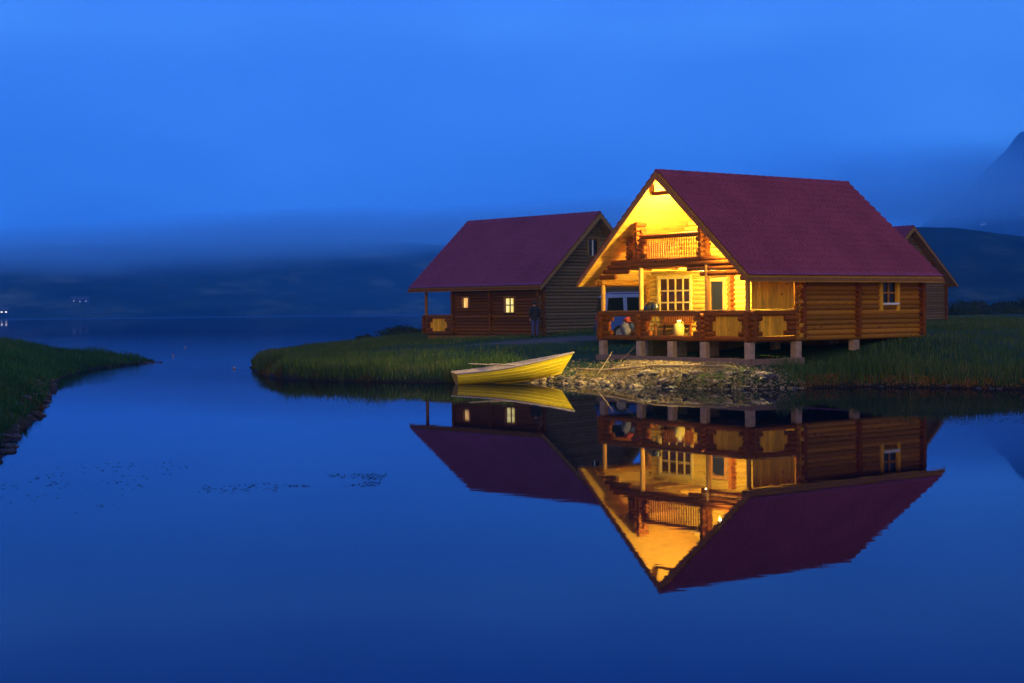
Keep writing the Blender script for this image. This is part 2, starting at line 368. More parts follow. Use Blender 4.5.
# ------------------------------------------------------------------ hills
def hill_mat(name, cols):
    m, nt, b = new_mat(name); tc = N(nt, 'ShaderNodeTexCoord')
    mp = N(nt, 'ShaderNodeMapping'); mp.inputs['Scale'].default_value = (1, .6, 2.5); nt.links.new(tc.outputs['Object'], mp.inputs[0])
    n = N(nt, 'ShaderNodeTexNoise', Scale=.012, Detail=8.0, Roughness=.65); nt.links.new(mp.outputs[0], n.inputs['Vector'])
    nt.links.new(ramp(nt, n.outputs['Fac'], [(.35, cols[0]), (.52, cols[1]), (.68, cols[2])]).outputs[0], b.inputs['Base Color'])
    b.inputs['Roughness'].default_value = 1; b.inputs['Specular IOR Level'].default_value = 0
    return m
def hill(name, xs, ys, hfun, mat):
    X, Y = np.meshgrid(xs, ys); Z = hfun(X, Y); n1, n2 = len(xs), len(ys); I = np.arange(n1*n2).reshape(n2, n1)
    F = np.stack([I[:-1, :-1], I[:-1, 1:], I[1:, 1:], I[1:, :-1]], -1).reshape(-1, 4)
    o = bpy.data.objects.new(name, numpy_mesh(name, np.column_stack([X.ravel(), Y.ravel(), Z.ravel()]), F, mat, True)); COL.objects.link(o)
    return tag(o, kind='structure')
def fb(X, Y, s, sd): return (vnoise(X/s, Y/s, sd)-.5)+.5*(vnoise(X/s*2.1, Y/s*2.1, sd+1)-.5)+.25*(vnoise(X/s*4.3, Y/s*4.3, sd+2)-.5)+.12*(vnoise(X/s*9, Y/s*9, sd+3)-.5)
shore_y = lambda X: 1190+.9*np.maximum(X+420, -400)*.9
def left_hill(X, Y):
    s = Y-shore_y(X)+fb(X, Y, 160, 5)*14
    ridge = 66+34*sstep(-900, 0, X)-25*sstep(100, 700, X)
    h = ridge*sstep(-60, 640, s)+fb(X, Y, 260, 21)*16*sstep(0, 200, s)
    return np.where(s > 0, h+.8, -3)
M['hill_l'] = hill_mat('heath_slope', [(.002, .005, .004), (.022, .034, .018), (.13, .15, .085)])
hill('far_shore_hill', np.linspace(-2200, 900, 220), np.linspace(800, 2600, 150), left_hill, M['hill_l'])
def right_hill(X, Y):
    s = Y-760-fb(X, Y, 200, 31)*50
    px = X*1449/np.maximum(Y, 1)
    ridge = 60*np.exp(-((X-330)/420)**2)
    ridge = np.where(X > 330, 60-16*(1-np.exp(-(X-330)/160)), ridge)
    h = ridge*sstep(0, 330, s)*(1-.5*sstep(420, 900, s))+fb(X, Y, 140, 41)*9*sstep(0, 120, s)
    k = sstep(70, 260, X)
    return np.where((s > 0) & (k > 0), (h+1.6)*k-2*(1-k), -2)
M['hill_r'] = hill_mat('dark_heath_slope', [(.002, .005, .004), (.016, .028, .016), (.10, .12, .075)])
hill('hill', np.linspace(-350, 1500, 180), np.linspace(650, 1900, 120), right_hill, M['hill_r'])
def mountain(X, Y):
    d = np.hypot((X-1655)/900, (Y-3300)/700)
    h = 690*np.clip(1-d, 0, 1)**.9+fb(X, Y, 260, 51)*270*np.clip(1.2-d, 0, 1)
    return np.where(d < 1.1, h-20, -20)
def mtn_mat():
    m = hill_mat('rocky_mountain', [(.02, .022, .024), (.04, .042, .044), (.07, .07, .07)]); nt = m.node_tree; b = nt.nodes['Principled BSDF']
    tc = N(nt, 'ShaderNodeTexCoord'); n = N(nt, 'ShaderNodeTexNoise', Scale=.018, Detail=4.0); nt.links.new(tc.outputs['Object'], n.inputs['Vector'])
    src = b.inputs['Base Color'].links[0].from_socket
    sn = ramp(nt, n.outputs['Fac'], [(.66, (0, 0, 0)), (.69, (1, 1, 1))]).outputs[0]
    nt.links.new(mixc(nt, sn, src, (.8, .8, .82)), b.inputs['Base Color']); return m
M['mtn'] = mtn_mat()
hill('mountain', np.linspace(650, 2650, 240), np.linspace(2500, 4050, 190), mountain, M['mtn'])

# ------------------------------------------------------------------ air: haze box and low cloud
def vol_mat(name, col, dens, g):
    m = bpy.data.materials.new(name); m.use_nodes = True; nt = m.node_tree; nt.nodes.clear()
    o = nt.nodes.new('ShaderNodeOutputMaterial'); v = nt.nodes.new('ShaderNodeVolumePrincipled')
    v.inputs['Color'].default_value = (*col, 1); v.inputs['Density'].default_value = dens; v.inputs['Anisotropy'].default_value = g
    nt.links.new(v.outputs[0], o.inputs['Volume']); return m
HAZE = 3.1e-4; HAZE_COL = (.20, .74, 1.0); CLOUD_COL = (.9, 1.0, 1.0)
mb = MB(); mb.box((-4250, -60, -20), (4250, 4500, 760))
tag(mb.build('haze', vol_mat('pale_haze', HAZE_COL, HAZE, .7)), kind='stuff')
def cloud(c, r, dens, seed, tilt=0):
    """a bank of mist: thick inside, thinning to nothing at its ragged edge"""
    m = vol_mat('cloud_mist', CLOUD_COL, dens, .9); nt = m.node_tree; v = nt.nodes['Principled Volume']
    tc = N(nt, 'ShaderNodeTexCoord'); ln = N(nt, 'ShaderNodeVectorMath', operation='LENGTH'); nt.links.new(tc.outputs['Object'], ln.inputs[0])
    mp = N(nt, 'ShaderNodeMapping'); mp.inputs['Scale'].default_value = (4.2, 1.5, 1.1); mp.inputs['Location'].default_value = (seed*3.1, seed*1.7, 0)
    nt.links.new(tc.outputs['Object'], mp.inputs[0])
    no = N(nt, 'ShaderNodeTexNoise', Scale=1.0, Detail=3.0, Roughness=.55); nt.links.new(mp.outputs[0], no.inputs['Vector'])
    a = N(nt, 'ShaderNodeMath', operation='MULTIPLY_ADD'); a.inputs[1].default_value = .9; nt.links.new(no.outputs['Fac'], a.inputs[0]); nt.links.new(ln.outputs['Value'], a.inputs[2])
    d = N(nt, 'ShaderNodeMapRange', interpolation_type='SMOOTHSTEP'); d.inputs['From Min'].default_value = 1.32; d.inputs['From Max'].default_value = .42; d.inputs['To Max'].default_value = dens
    nt.links.new(a.outputs[0], d.inputs['Value']); nt.links.new(d.outputs[0], v.inputs['Density'])
    mb = MB(); mb.ball((0, 0, 0), 1, 32, 20); o = mb.build('low_cloud', m); o.location = c; o.scale = r; o.rotation_euler = (0, -math.radians(tilt), 0)
    return tag(o, kind='stuff')
cloud((-150, 1470, 79), (1250, 180, 36), .022, 1, 2.0)
cloud((-560, 1400, 50), (420, 150, 32), .012, 2, 0)
cloud((700, 2250, 185), (560, 200, 105), .014, 4, 0)

# ------------------------------------------------------------------ log cabins
RZ, EZ, HW, RL = 7.364, 3.58, 4.457, 9.96          # ridge height, eave height, half width, length
SL = (RZ-EZ)/HW
nrm = Vector((0, SL, 1)).normalized()
V0, A0, A1, A2, AM = 3.84, .7, 3.05, 9.35, 5.87     # half wall width, porch front, house front, house back, cross wall
PITCH, LR = .17, .096
ZB = .7
def Q(a, v, z): return Vector((a, -v, z-ZB))
def under(z): return (RZ-.27-z)/SL                  # half width under the roof at height z
CACHE = {}
def cached(key, name, mat, parent, fn, bevel=0):
    k = (key, mat.name)
    if k not in CACHE:
        mb = MB(); fn(mb); CACHE[k] = mb.mesh(name, mat)
    o = bpy.data.objects.new(name, CACHE[k]); COL.objects.link(o); o.parent = parent
    if bevel:
        b = o.modifiers.new('bevel', 'BEVEL'); b.width = bevel; b.segments = 2; b.limit_method = 'ANGLE'
    return o
def roof_sheet(mb):
    na, wave = int(RL/.205)*4, .205; rows = 17
    L = math.hypot(HW, RZ-EZ)
    for sgn in (1, -1):
        vs = []; ts = []
        for r in range(rows): ts += [(r/rows, .012+.0), ((r+.975)/rows, .060)]
        for t, lift in ts:
            for i in range(na+1):
                a = RL*i/na; w = .022*(.5+.5*math.cos(2*PI*a/wave)); h = lift+w
                v = HW*t; z = RZ-SL*v
                vs.append(Q(a, sgn*(v+nrm.y*h), z+nrm.z*h))
        n = na+1; fs = []
        for j in range(len(ts)-1):
            for i in range(na):
                q = (j*n+i, j*n+i+1, (j+1)*n+i+1, (j+1)*n+i); fs.append(q if sgn > 0 else q[::-1])
        mb.add(vs, [f[::-1] for f in fs], True)
def roof_core(mb):        # boards and battens under the tiles
    for sgn in (1, -1):
        nb = 30
        for k in range(nb):
            v0, v1 = HW*k/nb, HW*(k+1)/nb-.012
            p = [Q(.03, sgn*v0, RZ-SL*v0-.19), Q(.03, sgn*v1, RZ-SL*v1-.19), Q(.03, sgn*v1, RZ-SL*v1-.02), Q(.03, sgn*v0, RZ-SL*v0-.02)]
            mb.prism(p, (RL-.06, 0, 0))
def railing(par, p0, p1, zb, mat, filled, matp):
    """log railing bay with an eight-sided opening; p0, p1 are (a, v)"""
    d = Vector((p1[0]-p0[0], p1[1]-p0[1])); Ln = d.length; d /= Ln
    mb = MB(); off = .0
    for k, stub in enumerate((None, .50, .34, .34, .50, None)):
        z = zb+.088+k*.172
        def pt(s): return Q(p0[0]+d.x*s, p0[1]+d.y*s, z)
        if stub is None: mb.log(pt(-.22), pt(Ln+.22), .092)
        else: mb.log(pt(-.22), pt(stub), .092); mb.log(pt(Ln-stub), pt(Ln+.22), .092)
    rl = mb.build('railing', mat, par)
    t = MB(); nx_ = Vector((-d.y, d.x))
    t.beam(Q(p0[0]-d.x*.12, p0[1]-d.y*.12, zb+1.055), Q(p1[0]+d.x*.12, p1[1]+d.y*.12, zb+1.055), .2, .035)
    t.build('handrail', matp, rl, .006)
    if filled:
        b = MB(); n = int((Ln-.6)/.1); inn = -1
        for i in range(n):
            s = .3+(Ln-.6)*(i+.5)/n
            # boards stand just behind the logs, on the porch side
            c = Vector((p0[0]+d.x*s, p0[1]+d.y*s)); q = c+filled*.045
            b.beam(Q(q.x, q.y, zb+.18), Q(q.x, q.y, zb+.86), .022, (Ln-.6)/n-.006, up=Vector((d.x, -d.y, 0)))
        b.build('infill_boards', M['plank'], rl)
    return rl
def log_stack(mb, a, v, z0, z1, axis, lens=None):
    z = z0; k = 0
    while z < z1:
        l = .24 if lens is None else lens(z)
        dd = Vector((l, 0)) if axis == 'a' else Vector((0, l))
        mb.log(Q(a-dd.x, v-dd.y, z), Q(a+dd.x, v+dd.y, z), .088); z += .172; k += 1
def log_wall(mb, axis, c, s0, s1, z0, z1, holes, gable, ext=.24):
    z = z0+LR*.9
    while z < z1:
        lo, hi = s0-ext, s1+ext
        if gable:
            u = under(z+.06)-.02; lo, hi = max(lo, -u), min(hi, u)
        if hi-lo > .15:
            segs = [(lo, hi)]
            for h0, h1, b0, b1 in holes:
                if b0 < z < b1:
                    segs = [q for a, b in segs for q in ((a, min(b, h0)), (max(a, h1), b)) if q[1]-q[0] > .03]
            for a, b in segs:
                if axis == 'a': mb.log(Q(a, c, z), Q(b, c, z), LR, 12)
                else: mb.log(Q(c, a, z), Q(c, b, z), LR, 12)
        z += PITCH
def window(par, axis, c, out, s0, s1, z0, z1, nx_, nz_, frame, pane, casing=.1, legs=0, sill=None, bars=None):
    """frame with bars, one pane mesh behind them; out = +1/-1 outward along v or a"""
    def R(s, w, z): return Q(s, c+out*w, z) if axis == 'a' else Q(c+out*w, s, z)
    def slab(mb, a, b, z_0, z_1, w0, w1):
        p = [R(a, w0, z_0), R(b, w0, z_0), R(b, w0, z_1), R(a, w0, z_1)]; mb.prism(p, R(a, w1, z_0)-R(a, w0, z_0))
    mb = MB(); k = casing
    slab(mb, s0-k, s0, z0-legs, z1+k, -.08, .135); slab(mb, s1, s1+k, z0-legs, z1+k, -.08, .135)
    slab(mb, s0, s1, z1, z1+k, -.08, .130); slab(mb, s0, s1, z0-k*.6, z0, -.08, .130)
    f = mb.build('window', frame, par, .006)
    g_ = MB(); t = .028
    for i in range(1, nx_):
        s = s0+(s1-s0)*i/nx_; slab(g_, s-t, s+t, z0, z1, .02, .06)
    for j in range(1, nz_):
        z = z0+(z1-z0)*j/nz_; slab(g_, s0, s1, z-t, z+t, .022, .058)
    if nx_*nz_ > 1: g_.build('glazing_bars', bars or frame, f)
    p = MB(); slab(p, s0, s1, z0, z1, .0, .015); p.build('pane', pane, f)
    if sill: q = MB(); slab(q, s0-.02, s1+.02, z0-.05, z0+.02, .131, .2); q.build('sill', sill, f)
    return f
def lamp(name, loc, r, mat, label, mount):
    """hanging lamp: a brass fitting and the globe that gives the light"""
    e = empty(name, loc, 0, label, 'lamp')
    mb = MB(); mb.lathe([(.0, mount), (.07, mount), (.07, mount-.03), (.018, mount-.04), (.018, r*.8), (.05, r*.75), (.05, r*.5)]); mb.build('fitting', M['brass'], e)
    mb = MB(); mb.ball((0, 0, 0), r, 16, 10); mb.build('globe', mat, e)
    return e

def cabin(name, loc, th, label, zb, main):
    root = empty(name, loc, th, label, 'cabin')
    tag(root, group='log cabins by the lake')
    wl = M['log'] if main else M['log_brown']
    wr = M['log_red'] if main else M['log_brown']
    key = 'A' if main else 'B'
    # --- walls
    side_holes = [(7.1, 8.13, 2.66, 3.45)] if main else [(3.68, 4.22, 2.5, 3.08), (6.83, 7.6, 2.22, 3.06)]
    cached(key+'sideR', 'side_wall', wl, root, lambda mb: (log_wall(mb, 'a', V0, A1, A2, zb, 3.46, side_holes, False),))
    cached(key+'sideL', 'side_wall', wl, root, lambda mb: (log_wall(mb, 'a', -V0, A1, A2, zb, 3.46, [], False),))
    fh = [(-3.2, -1.5, 2.3, 3.68), (-.55, .4, 1.5, 3.66)]
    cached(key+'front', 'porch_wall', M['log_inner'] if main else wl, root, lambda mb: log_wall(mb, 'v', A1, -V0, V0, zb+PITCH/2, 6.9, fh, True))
    cached(key+'back', 'gable_wall', M['log_brown'] if main else M['log_grey'], root, lambda mb: log_wall(mb, 'v', A2, -V0, V0, zb+PITCH/2, 6.9, [(-.39, .37, 5.14, 6.05)], True))
    for sgn in (1, -1):
        def xends(mb):
            z = zb+PITCH/2+LR*.9
            while z < 3.5:
                mb.log(Q(AM, sgn*(V0-.3), z), Q(AM, sgn*(V0+.24), z), LR, 12); z += PITCH
        cached(key+'x%d' % sgn, 'cross_wall_ends', wr, root, xends)
    for a in (A1, A2):        # corner log ends, stained darker than the walls
        for sgn in (1, -1):
            def cends(mb):
                z = zb+LR*.9+PITCH/2
                while z < 3.46:
                    mb.log(Q(a, sgn*(V0+.12), z), Q(a, sgn*(V0+.265), z), LR*1.02, 12); z += PITCH
            cached(key+'c%d%d' % (a, sgn), 'corner_log_ends', wr, root, cends)
    # inner partition whose log ends show on the porch wall
    if main:
        def part(mb):
            for v in (.74,):
                z = zb+LR*.9+PITCH
                while z < 3.95: mb.log(Q(A1-.3, v, z), Q(A1+.1, v, z), LR, 12); z += PITCH
        cached(key+'p', 'partition_log_ends', M['log_red'], root, part)
    # --- roof
    roof = cached('roof', 'roof', M['tile'] if main else M['tile_b'], root, roof_sheet)
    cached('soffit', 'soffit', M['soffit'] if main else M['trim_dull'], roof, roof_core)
    def cap(mb):
        n = 24
        for i in range(n):
            mb.tube([Q(RL*i/n, 0, RZ-.035), Q(RL*(i+1)/n-.02, 0, RZ-.02)], .105, 12)
    cached('cap', 'ridge_cap', M['tile'] if main else M['tile_b'], roof, cap)
    for a, s in ((0, -1), (RL, 1)):
        for sgn in (1, -1):
            def bb(mb):
                x0 = a-.03*(s < 0)
                p = [Q(a, 0, RZ-.03), Q(a, sgn*(HW+.02), EZ-.05), Q(a, sgn*(HW+.02), EZ-.22), Q(a, 0, RZ-.29)]
                mb.prism(p, (.035*s, 0, 0))
            cached('bb%d%d' % (s, sgn), 'bargeboard', M['barge'] if main else M['trim_dull'], roof, bb)
    for sgn in (1, -1):
        def fa(mb): mb.box(Q(.03, sgn*(HW-.02), EZ-.14), Q(RL-.03, sgn*(HW+.012), EZ-.02))
        cached('fa%d' % sgn, 'fascia', M['frame_b'] if main else M['log_brown'], roof, fa)
    # --- purlins, plates, ridge log
    for nm, v, z, r_ in (('ridge_log', 0, RZ-.42, .11), ('wall_plate', V0, 3.54, .1), ('wall_plate', -V0, 3.54, .1), ('purlin', 2.35, RZ-SL*2.35-.33, .1), ('purlin', -2.35, RZ-SL*2.35-.33, .1)):
        cached(key+nm+str(v), nm, wl, root, lambda mb: mb.log(Q(.3, v, z), Q(RL-.3, v, z), r_, 12))
    # --- porch
    def deck(mb):
        n = 15
        for i in range(n):
            a = A0-.02+(A1-.1-A0)*i/n; mb.box(Q(a, 3.8, zb+.08), Q(a+(A1-.1-A0)/n-.01, -3.8, zb+.12))
        for v in (-3.7, -1.85, 0, 1.85, 3.7): mb.box(Q(A0+.02, v+.06, zb-.02), Q(A1-.15, v-.06, zb+.078))
    cached(key+'dk', 'porch_deck', M['deckwood'], root, deck)
    for v, z1 in ((-3.8, 3.46), (-1.64, 4.05), (1.8, 4.05)) + (((3.72, 3.46),) if main else ((3.8, 3.46),)):
        mb = MB(); mb.tube([Q(A0, v, zb+1.03), Q(A0, v, z1)], .088, 12); mb.build('post', M['post'] if main else M['frame_b'], root)
    rm = wr
    inn = Vector((1, 0))
    for v0_, v1_, fl in ((-V0, -1.66, None), (-1.66, 1.66, None), (1.66, V0, inn)):
        railing(root, (A0, v0_), (A0, v1_), zb, rm, fl, M['trim'] if main else M['frame_b'])
    railing(root, (A0, V0), (A1-.25, V0), zb-.0, rm, Vector((0, -1)), M['frame_b'])
    railing(root, (A0, -V0), (A1-.25, -V0), zb-.0, rm, None, M['frame_b'])
    for v in (-V0, -1.66, 1.66, V0):
        mb = MB(); log_stack(mb, A0, v, zb+.17, zb+1.0, 'a'); mb.build('railing_post', wr, root)
    # tie beam, brackets, loft front
    def tie(mb):
        for z in (4.10, 4.27):
            u = min(under(z+.08), 3.45); mb.log(Q(A0, -u, z), Q(A0, u, z), .098, 12)
    cached(key+'t', 'tie_beam', wr, root, tie)
    for sgn, q in ((-1, (-3.72, -2.35, -3.9, -3.05)), (1, (.85, 3.66, 1.5, 3.8))):
        def brk(mb):
            mb.log(Q(A0, q[0], 3.92), Q(A0, q[1], 3.92), .092, 12); mb.log(Q(A0, q[2], 3.74), Q(A0, q[3], 3.74), .092, 12)
        cached(key+'br%d' % sgn, 'log_bracket', wr, root, brk)
    for sgn in (1, -1):
        def lstack(mb):
            log_stack(mb, A0, sgn*1.66, 4.40, 5.62, 'a'); log_stack(mb, A0, sgn*1.66, 4.48, 5.4, 'v', lambda z: .16)
            if sgn < 0: log_stack(mb, A0+.05, sgn*2.22, 4.40, 5.22, 'a', lambda z: .2)
            for z, l in () if sgn > 0 else ((4.45, .26), (4.62, .16), (5.0, .16), (5.17, .3)): mb.log(Q(A0+.04, sgn*2.05, z), Q(A0+.04, sgn*(2.2+l), z), .08)
        cached(key+'ls%d' % sgn, 'loft_log_post', wr, root, lstack)
    cached(key+'co', 'collar_beam', wr, root, lambda mb: mb.log(Q(.42, -.62, 6.62), Q(.42, .62, 6.62), .075, 12))
    def lrail(mb):
        mb.log(Q(A0, -1.75, 5.13), Q(A0, 1.75, 5.13), .095, 12)
        for sgn in (1, -1):
            for z, l in ((4.45, .32), (4.96, .32)): mb.log(Q(A0, sgn*1.75, z), Q(A0, sgn*(1.5-l*.5), z), .08)
    lr_ = cached(key+'lr', 'loft_railing', wr, root, lrail)
    def bal(mb):
        n = 23
        for i in range(n):
            v = -1.4+2.8*(i+.5)/n; mb.box(Q(A0+.03, v+.015, 4.3), Q(A0+.06, v-.015, 5.1))
    cached('bal', 'balusters', M['trim'], lr_, bal)
    def lfloor(mb):
        n = 26
        for i in range(n):
            v = -3.4+6.8*i/n; mb.box(Q(A0+.12, v+6.8/n-.008, 3.98), Q(A1-.1, v, 4.03))
        for v in (-2.8, -1.4, 0, 1.4, 2.8): mb.box(Q(A0+.3, v+.05, 3.93), Q(A1-.1, v-.05, 3.977))
    cached(key+'lf', 'loft_floor', M['soffit'] if main else M['frame_b'], root, lfloor)
    # --- openings
    fy = M['frame_y'] if main else M['frame_b']
    window(root, 'v', A1, -1, -3.2, -1.5, 2.34, 3.66, 4, 3, fy, M['glass_warm'] if main else M['glass'], .11, bars=M['frame_y'])
    def door(mb):
        for p in ((-.55, -.42), (.25, .4)): mb.box(Q(A1-.12, p[1], zb+.13), Q(A1+.05, p[0], 3.66))
        mb.box(Q(A1-.118, .25, 3.52), Q(A1+.05, -.42, 3.655)); mb.box(Q(A1-.118, .25, zb+.13), Q(A1+.05, -.42, 2.3))
    d_ = cached(key+'d', 'door', M['trim'] if main else fy, root, door)
    mb = MB(); mb.box(Q(A1-.05, .25, 2.3), Q(A1-.03, -.42, 3.52)); mb.build('pane', M['black'], d_)
    mb = MB(); mb.tube([Q(A1-.17, .3, 2.42), Q(A1-.17, .18, 2.42)], .014); mb.tube([Q(A1-.17, .3, 2.42), Q(A1-.1, .3, 2.42)], .014); mb.build('handle', M['brass'], d_)
    wb = window(root, 'v', A2, 1, -.38, .36, 5.16, 6.05, 2, 1, M['trim_dull'] if not main else M['trim'], M['glass'], .1, bars=M['white'])
    if main:
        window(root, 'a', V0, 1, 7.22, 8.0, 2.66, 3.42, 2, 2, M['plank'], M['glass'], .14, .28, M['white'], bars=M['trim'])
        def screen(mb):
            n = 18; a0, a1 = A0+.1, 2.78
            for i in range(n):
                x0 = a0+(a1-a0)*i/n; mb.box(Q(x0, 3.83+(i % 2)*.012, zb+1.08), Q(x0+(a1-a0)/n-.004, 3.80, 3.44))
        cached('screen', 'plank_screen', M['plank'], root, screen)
    else:
        window(root, 'a', V0, 1, 3.74, 4.16, 2.55, 3.05, 1, 1, M['frame_b'], M['lit_orange'], .08)
        window(root, 'a', V0, 1, 6.9, 7.54, 2.28, 3.02, 2, 2, M['frame_b'], M['lit'], .08)
    # --- foundations
    if main:
        for v in (-3.8, -1.68, 0, 1.66, 3.81):
            mb = MB(); mb.box(Q(A0-.12, v+.135, .60), Q(A0+.10, v-.135, zb-.025)); mb.build('pier', M['concrete'], root, .012)
        for a, v, z0 in ((2.9, 3.81, .6), (2.9, 1.6, .6), (2.9, -.2, .6), (2.9, -1.9, .6), (2.9, -3.8, .6), (AM, 3.78, .7), (9.1, 3.78, .8), (AM, -3.78, .7), (9.1, -3.78, .8), (AM, 0, .7), (9.1, 0, .8)):
            mb = MB(); mb.box(Q(a-.14, v+.13, z0-.25), Q(a+.14, v-.13, zb-.025)); mb.build('pier', M['concrete'], root, .012)
        for i, q in enumerate(((A0-.22, 4.0, .60, A0-.125, -4.0, .86), (A0-.12, 4.06, .58, A1, 3.965, .85), (A0-.12, -3.965, .6, A1, -4.06, .85))):
            cached('sill%d' % i, 'ground_beam', M['sillbeam'], root, lambda mb: mb.box(Q(*q[:3]), Q(*q[3:])), .01)
        for i, q in enumerate(((A1, -3.7, .3, A2, -3.76, 1.41), (A2-.1, 3.6, .3, A2-.16, -3.68, 1.41))):  # dark boards added at back and left to keep the underfloor gap dark
            cached('added_skirt%d' % i, 'added_skirting', M['frame_b'], root, lambda mb: mb.box(Q(*q[:3]), Q(*q[3:])))
        cached('floor', 'house_floor', M['frame_b'], root, lambda mb: mb.box(Q(A1+.1, 3.65, 1.46), Q(A2-.1, -3.65, 1.56)))
    else:
        def fnd(mb): mb.box(Q(A1+.05, 3.8, .4), Q(A2-.05, -3.8, zb+.02)); mb.box(Q(A0, 3.7, .4), Q(A1, -3.7, zb-.03))
        cached('fnd', 'foundation', M['frame_b'], root, fnd)
    return root
c1 = cabin('log_cabin', (5.087, 50.715, ZB), .6263, 'log cabin on concrete piers by the water, its porch and open loft lit bright yellow', 1.42, True)
c2 = cabin('log_cabin', (-2.42, 81.63, ZB+.16), -.787, 'unlit-porch log cabin with two glowing windows in its brown side wall, behind the moored boat', 1.12, False)
c3 = cabin('log_cabin', (20.6, 103.05, ZB+.40), -.95, 'small far log cabin half hidden behind the right end of the lit cabin', 1.12, False)

# things on and in the porch of the lit cabin (local porch coordinates turned into the world)
U = Vector((math.cos(.6263), math.sin(.6263), 0)); W = Vector((math.sin(.6263), -math.cos(.6263), 0)); O1 = Vector((5.087, 50.715, 0))
def PW(a, v, z): p = O1+U*a+W*v; return (p.x, p.y, z)
DK = 1.42+.12
lamp('ceiling_lamp', PW(1.02, 1.42, 3.73), .065, M['globe'], 'round porch ceiling lamp just behind the log bracket above the right-hand post', .13)
lamp('loft_lamp', PW(1.0, .45, 6.25), .075, M['globe_loft'], 'round lamp under the roof slope of the open loft above the porch', .3)
M['globe'].node_tree.nodes['Principled BSDF'].inputs['Emission Strength'].default_value = 13500
M['globe_loft'].node_tree.nodes['Principled BSDF'].inputs['Emission Strength'].default_value = 12500

M['globe_added'] = simple('added_eave_lamp_globe', (.9, .8, .6), .4, .05, emit=(1.0, .76, .19), es=2000)  # extra lamp, added to spill light over posts and railings
lamp('added_eave_lamp', PW(.35, 2.75, 4.6), .055, M['globe_added'], 'small round lamp added under the right roof overhang to light the porch front', .12)
k = empty('kettle_grill', PW(1.5, -2.0, DK), .4, 'black round kettle grill standing behind the porch railing, left of the window', 'grill')
mb = MB(); mb.lathe([(.02, .76), (.14, .78), (.24, .86), (.28, .98), (.285, 1.0)], n=20); mb.build('bowl', M['black'], k)
mb = MB(); mb.lathe([(.29, 1.0), (.285, 1.05), (.22, 1.18), (.1, 1.25), (.01, 1.26)], n=20); ld = mb.build('lid', M['black'], k)
mb = MB(); mb.tube([(-.06, 0, 1.25), (-.05, 0, 1.3), (.05, 0, 1.3), (.06, 0, 1.25)], .012); mb.build('handle', M['darkmetal'], ld)
for t in range(3):
    a = 2*PI*t/3; mb = MB(); mb.tube([(.14*math.cos(a), .14*math.sin(a), .8), (.3*math.cos(a), .3*math.sin(a), 0)], .014); mb.build('leg', M['darkmetal'], k)
b_ = empty('cooking_pot', PW(A0+.02, -.92, 1.42+1.075), 0, 'small dark cooking pot standing on the porch handrail below the large window', 'pot')
mb = MB(); mb.lathe([(.0, 0), (.15, .005), (.17, .05), (.165, .24), (.15, .24), (.14, .03), (0, .03)], n=18); mb.build('body', M['black'], b_)
for s in (-1, 1):
    mb = MB(); mb.tube([(s*.165, -.05, .18), (s*.21, -.05, .18), (s*.21, .05, .18), (s*.165, .05, .18)], .01); mb.build('handle', M['darkmetal'], b_)
j = empty('jug', PW(1.15, -.15, DK), .3, 'pale yellow rounded jug with a short neck standing on the porch floor behind the railing', 'jug')
mb = MB(); mb.lathe([(0, 0), (.15, 0), (.185, .05), (.195, .2), (.19, .38), (.15, .46), (.075, .50), (.07, .56), (0, .56)], n=20); mb.build('body', M['jug'], j)
mb = MB(); mb.lathe([(.075, .555), (.078, .60), (0, .605)], n=16); mb.build('cap', M['white'], j)
mb = MB(); mb.tube([(.05, 0, .52), (.12, 0, .56), (.17, 0, .50), (.16, 0, .44)], .018); mb.build('handle', M['jug'], j)
t = empty('bench', PW(2.55, -2.0, DK), .6263, 'dark red slatted wooden bench on the porch under the large window', 'bench')
mb = MB()
for i in range(4): mb.box((-.25+i*.12, -.8, .42), (-.15+i*.12, .8, .45))
mb.build('seat', M['log_red'], t)
mb = MB()
for i in range(13): mb.box((.24, -.8+i*.125, .5), (.26, -.72+i*.125, .86))
mb.box((.22, -.82, .86), (.28, .82, .93)); mb.box((.222, -.82, .46), (.278, .82, .5)); mb.build('backrest', M['log_red'], t)
for x in (-.22, .22):
    for y in (-.72, .72): mb = MB(); mb.box((x-.03, y-.03, 0), (x+.03, y+.03, .419)); mb.build('leg', M['log_red'], t)
bd = empty('cloth_bundle', PW(1.2, -3.0, DK), 0, 'heap of red, pale and navy cloth behind the left porch railing opening', 'bundle')
for nm, mt, c, r in (('pale_cloth', 'cloth_pale', (-.10, 0, .28), (.2, .18, .28)), ('red_cloth', 'cloth_red', (.05, .02, .60), (.2, .17, .14)), ('navy_cloth', 'cloth_navy', (.30, .1, .3), (.26, .22, .3))):
    mb = MB(); mb.ball(c, r, 18, 12)
    V = np.array(mb.v); V += (np.stack([vnoise(V[:, 0]*7+V[:, 2]*5, V[:, 1]*7+V[:, 2]*6, q) for q in (1, 2, 3)], 1)-.5)*.1; V[:, 2] = np.maximum(V[:, 2], 0)
    mb.v = [tuple(v) for v in V]; mb.build(nm, M[mt], bd)

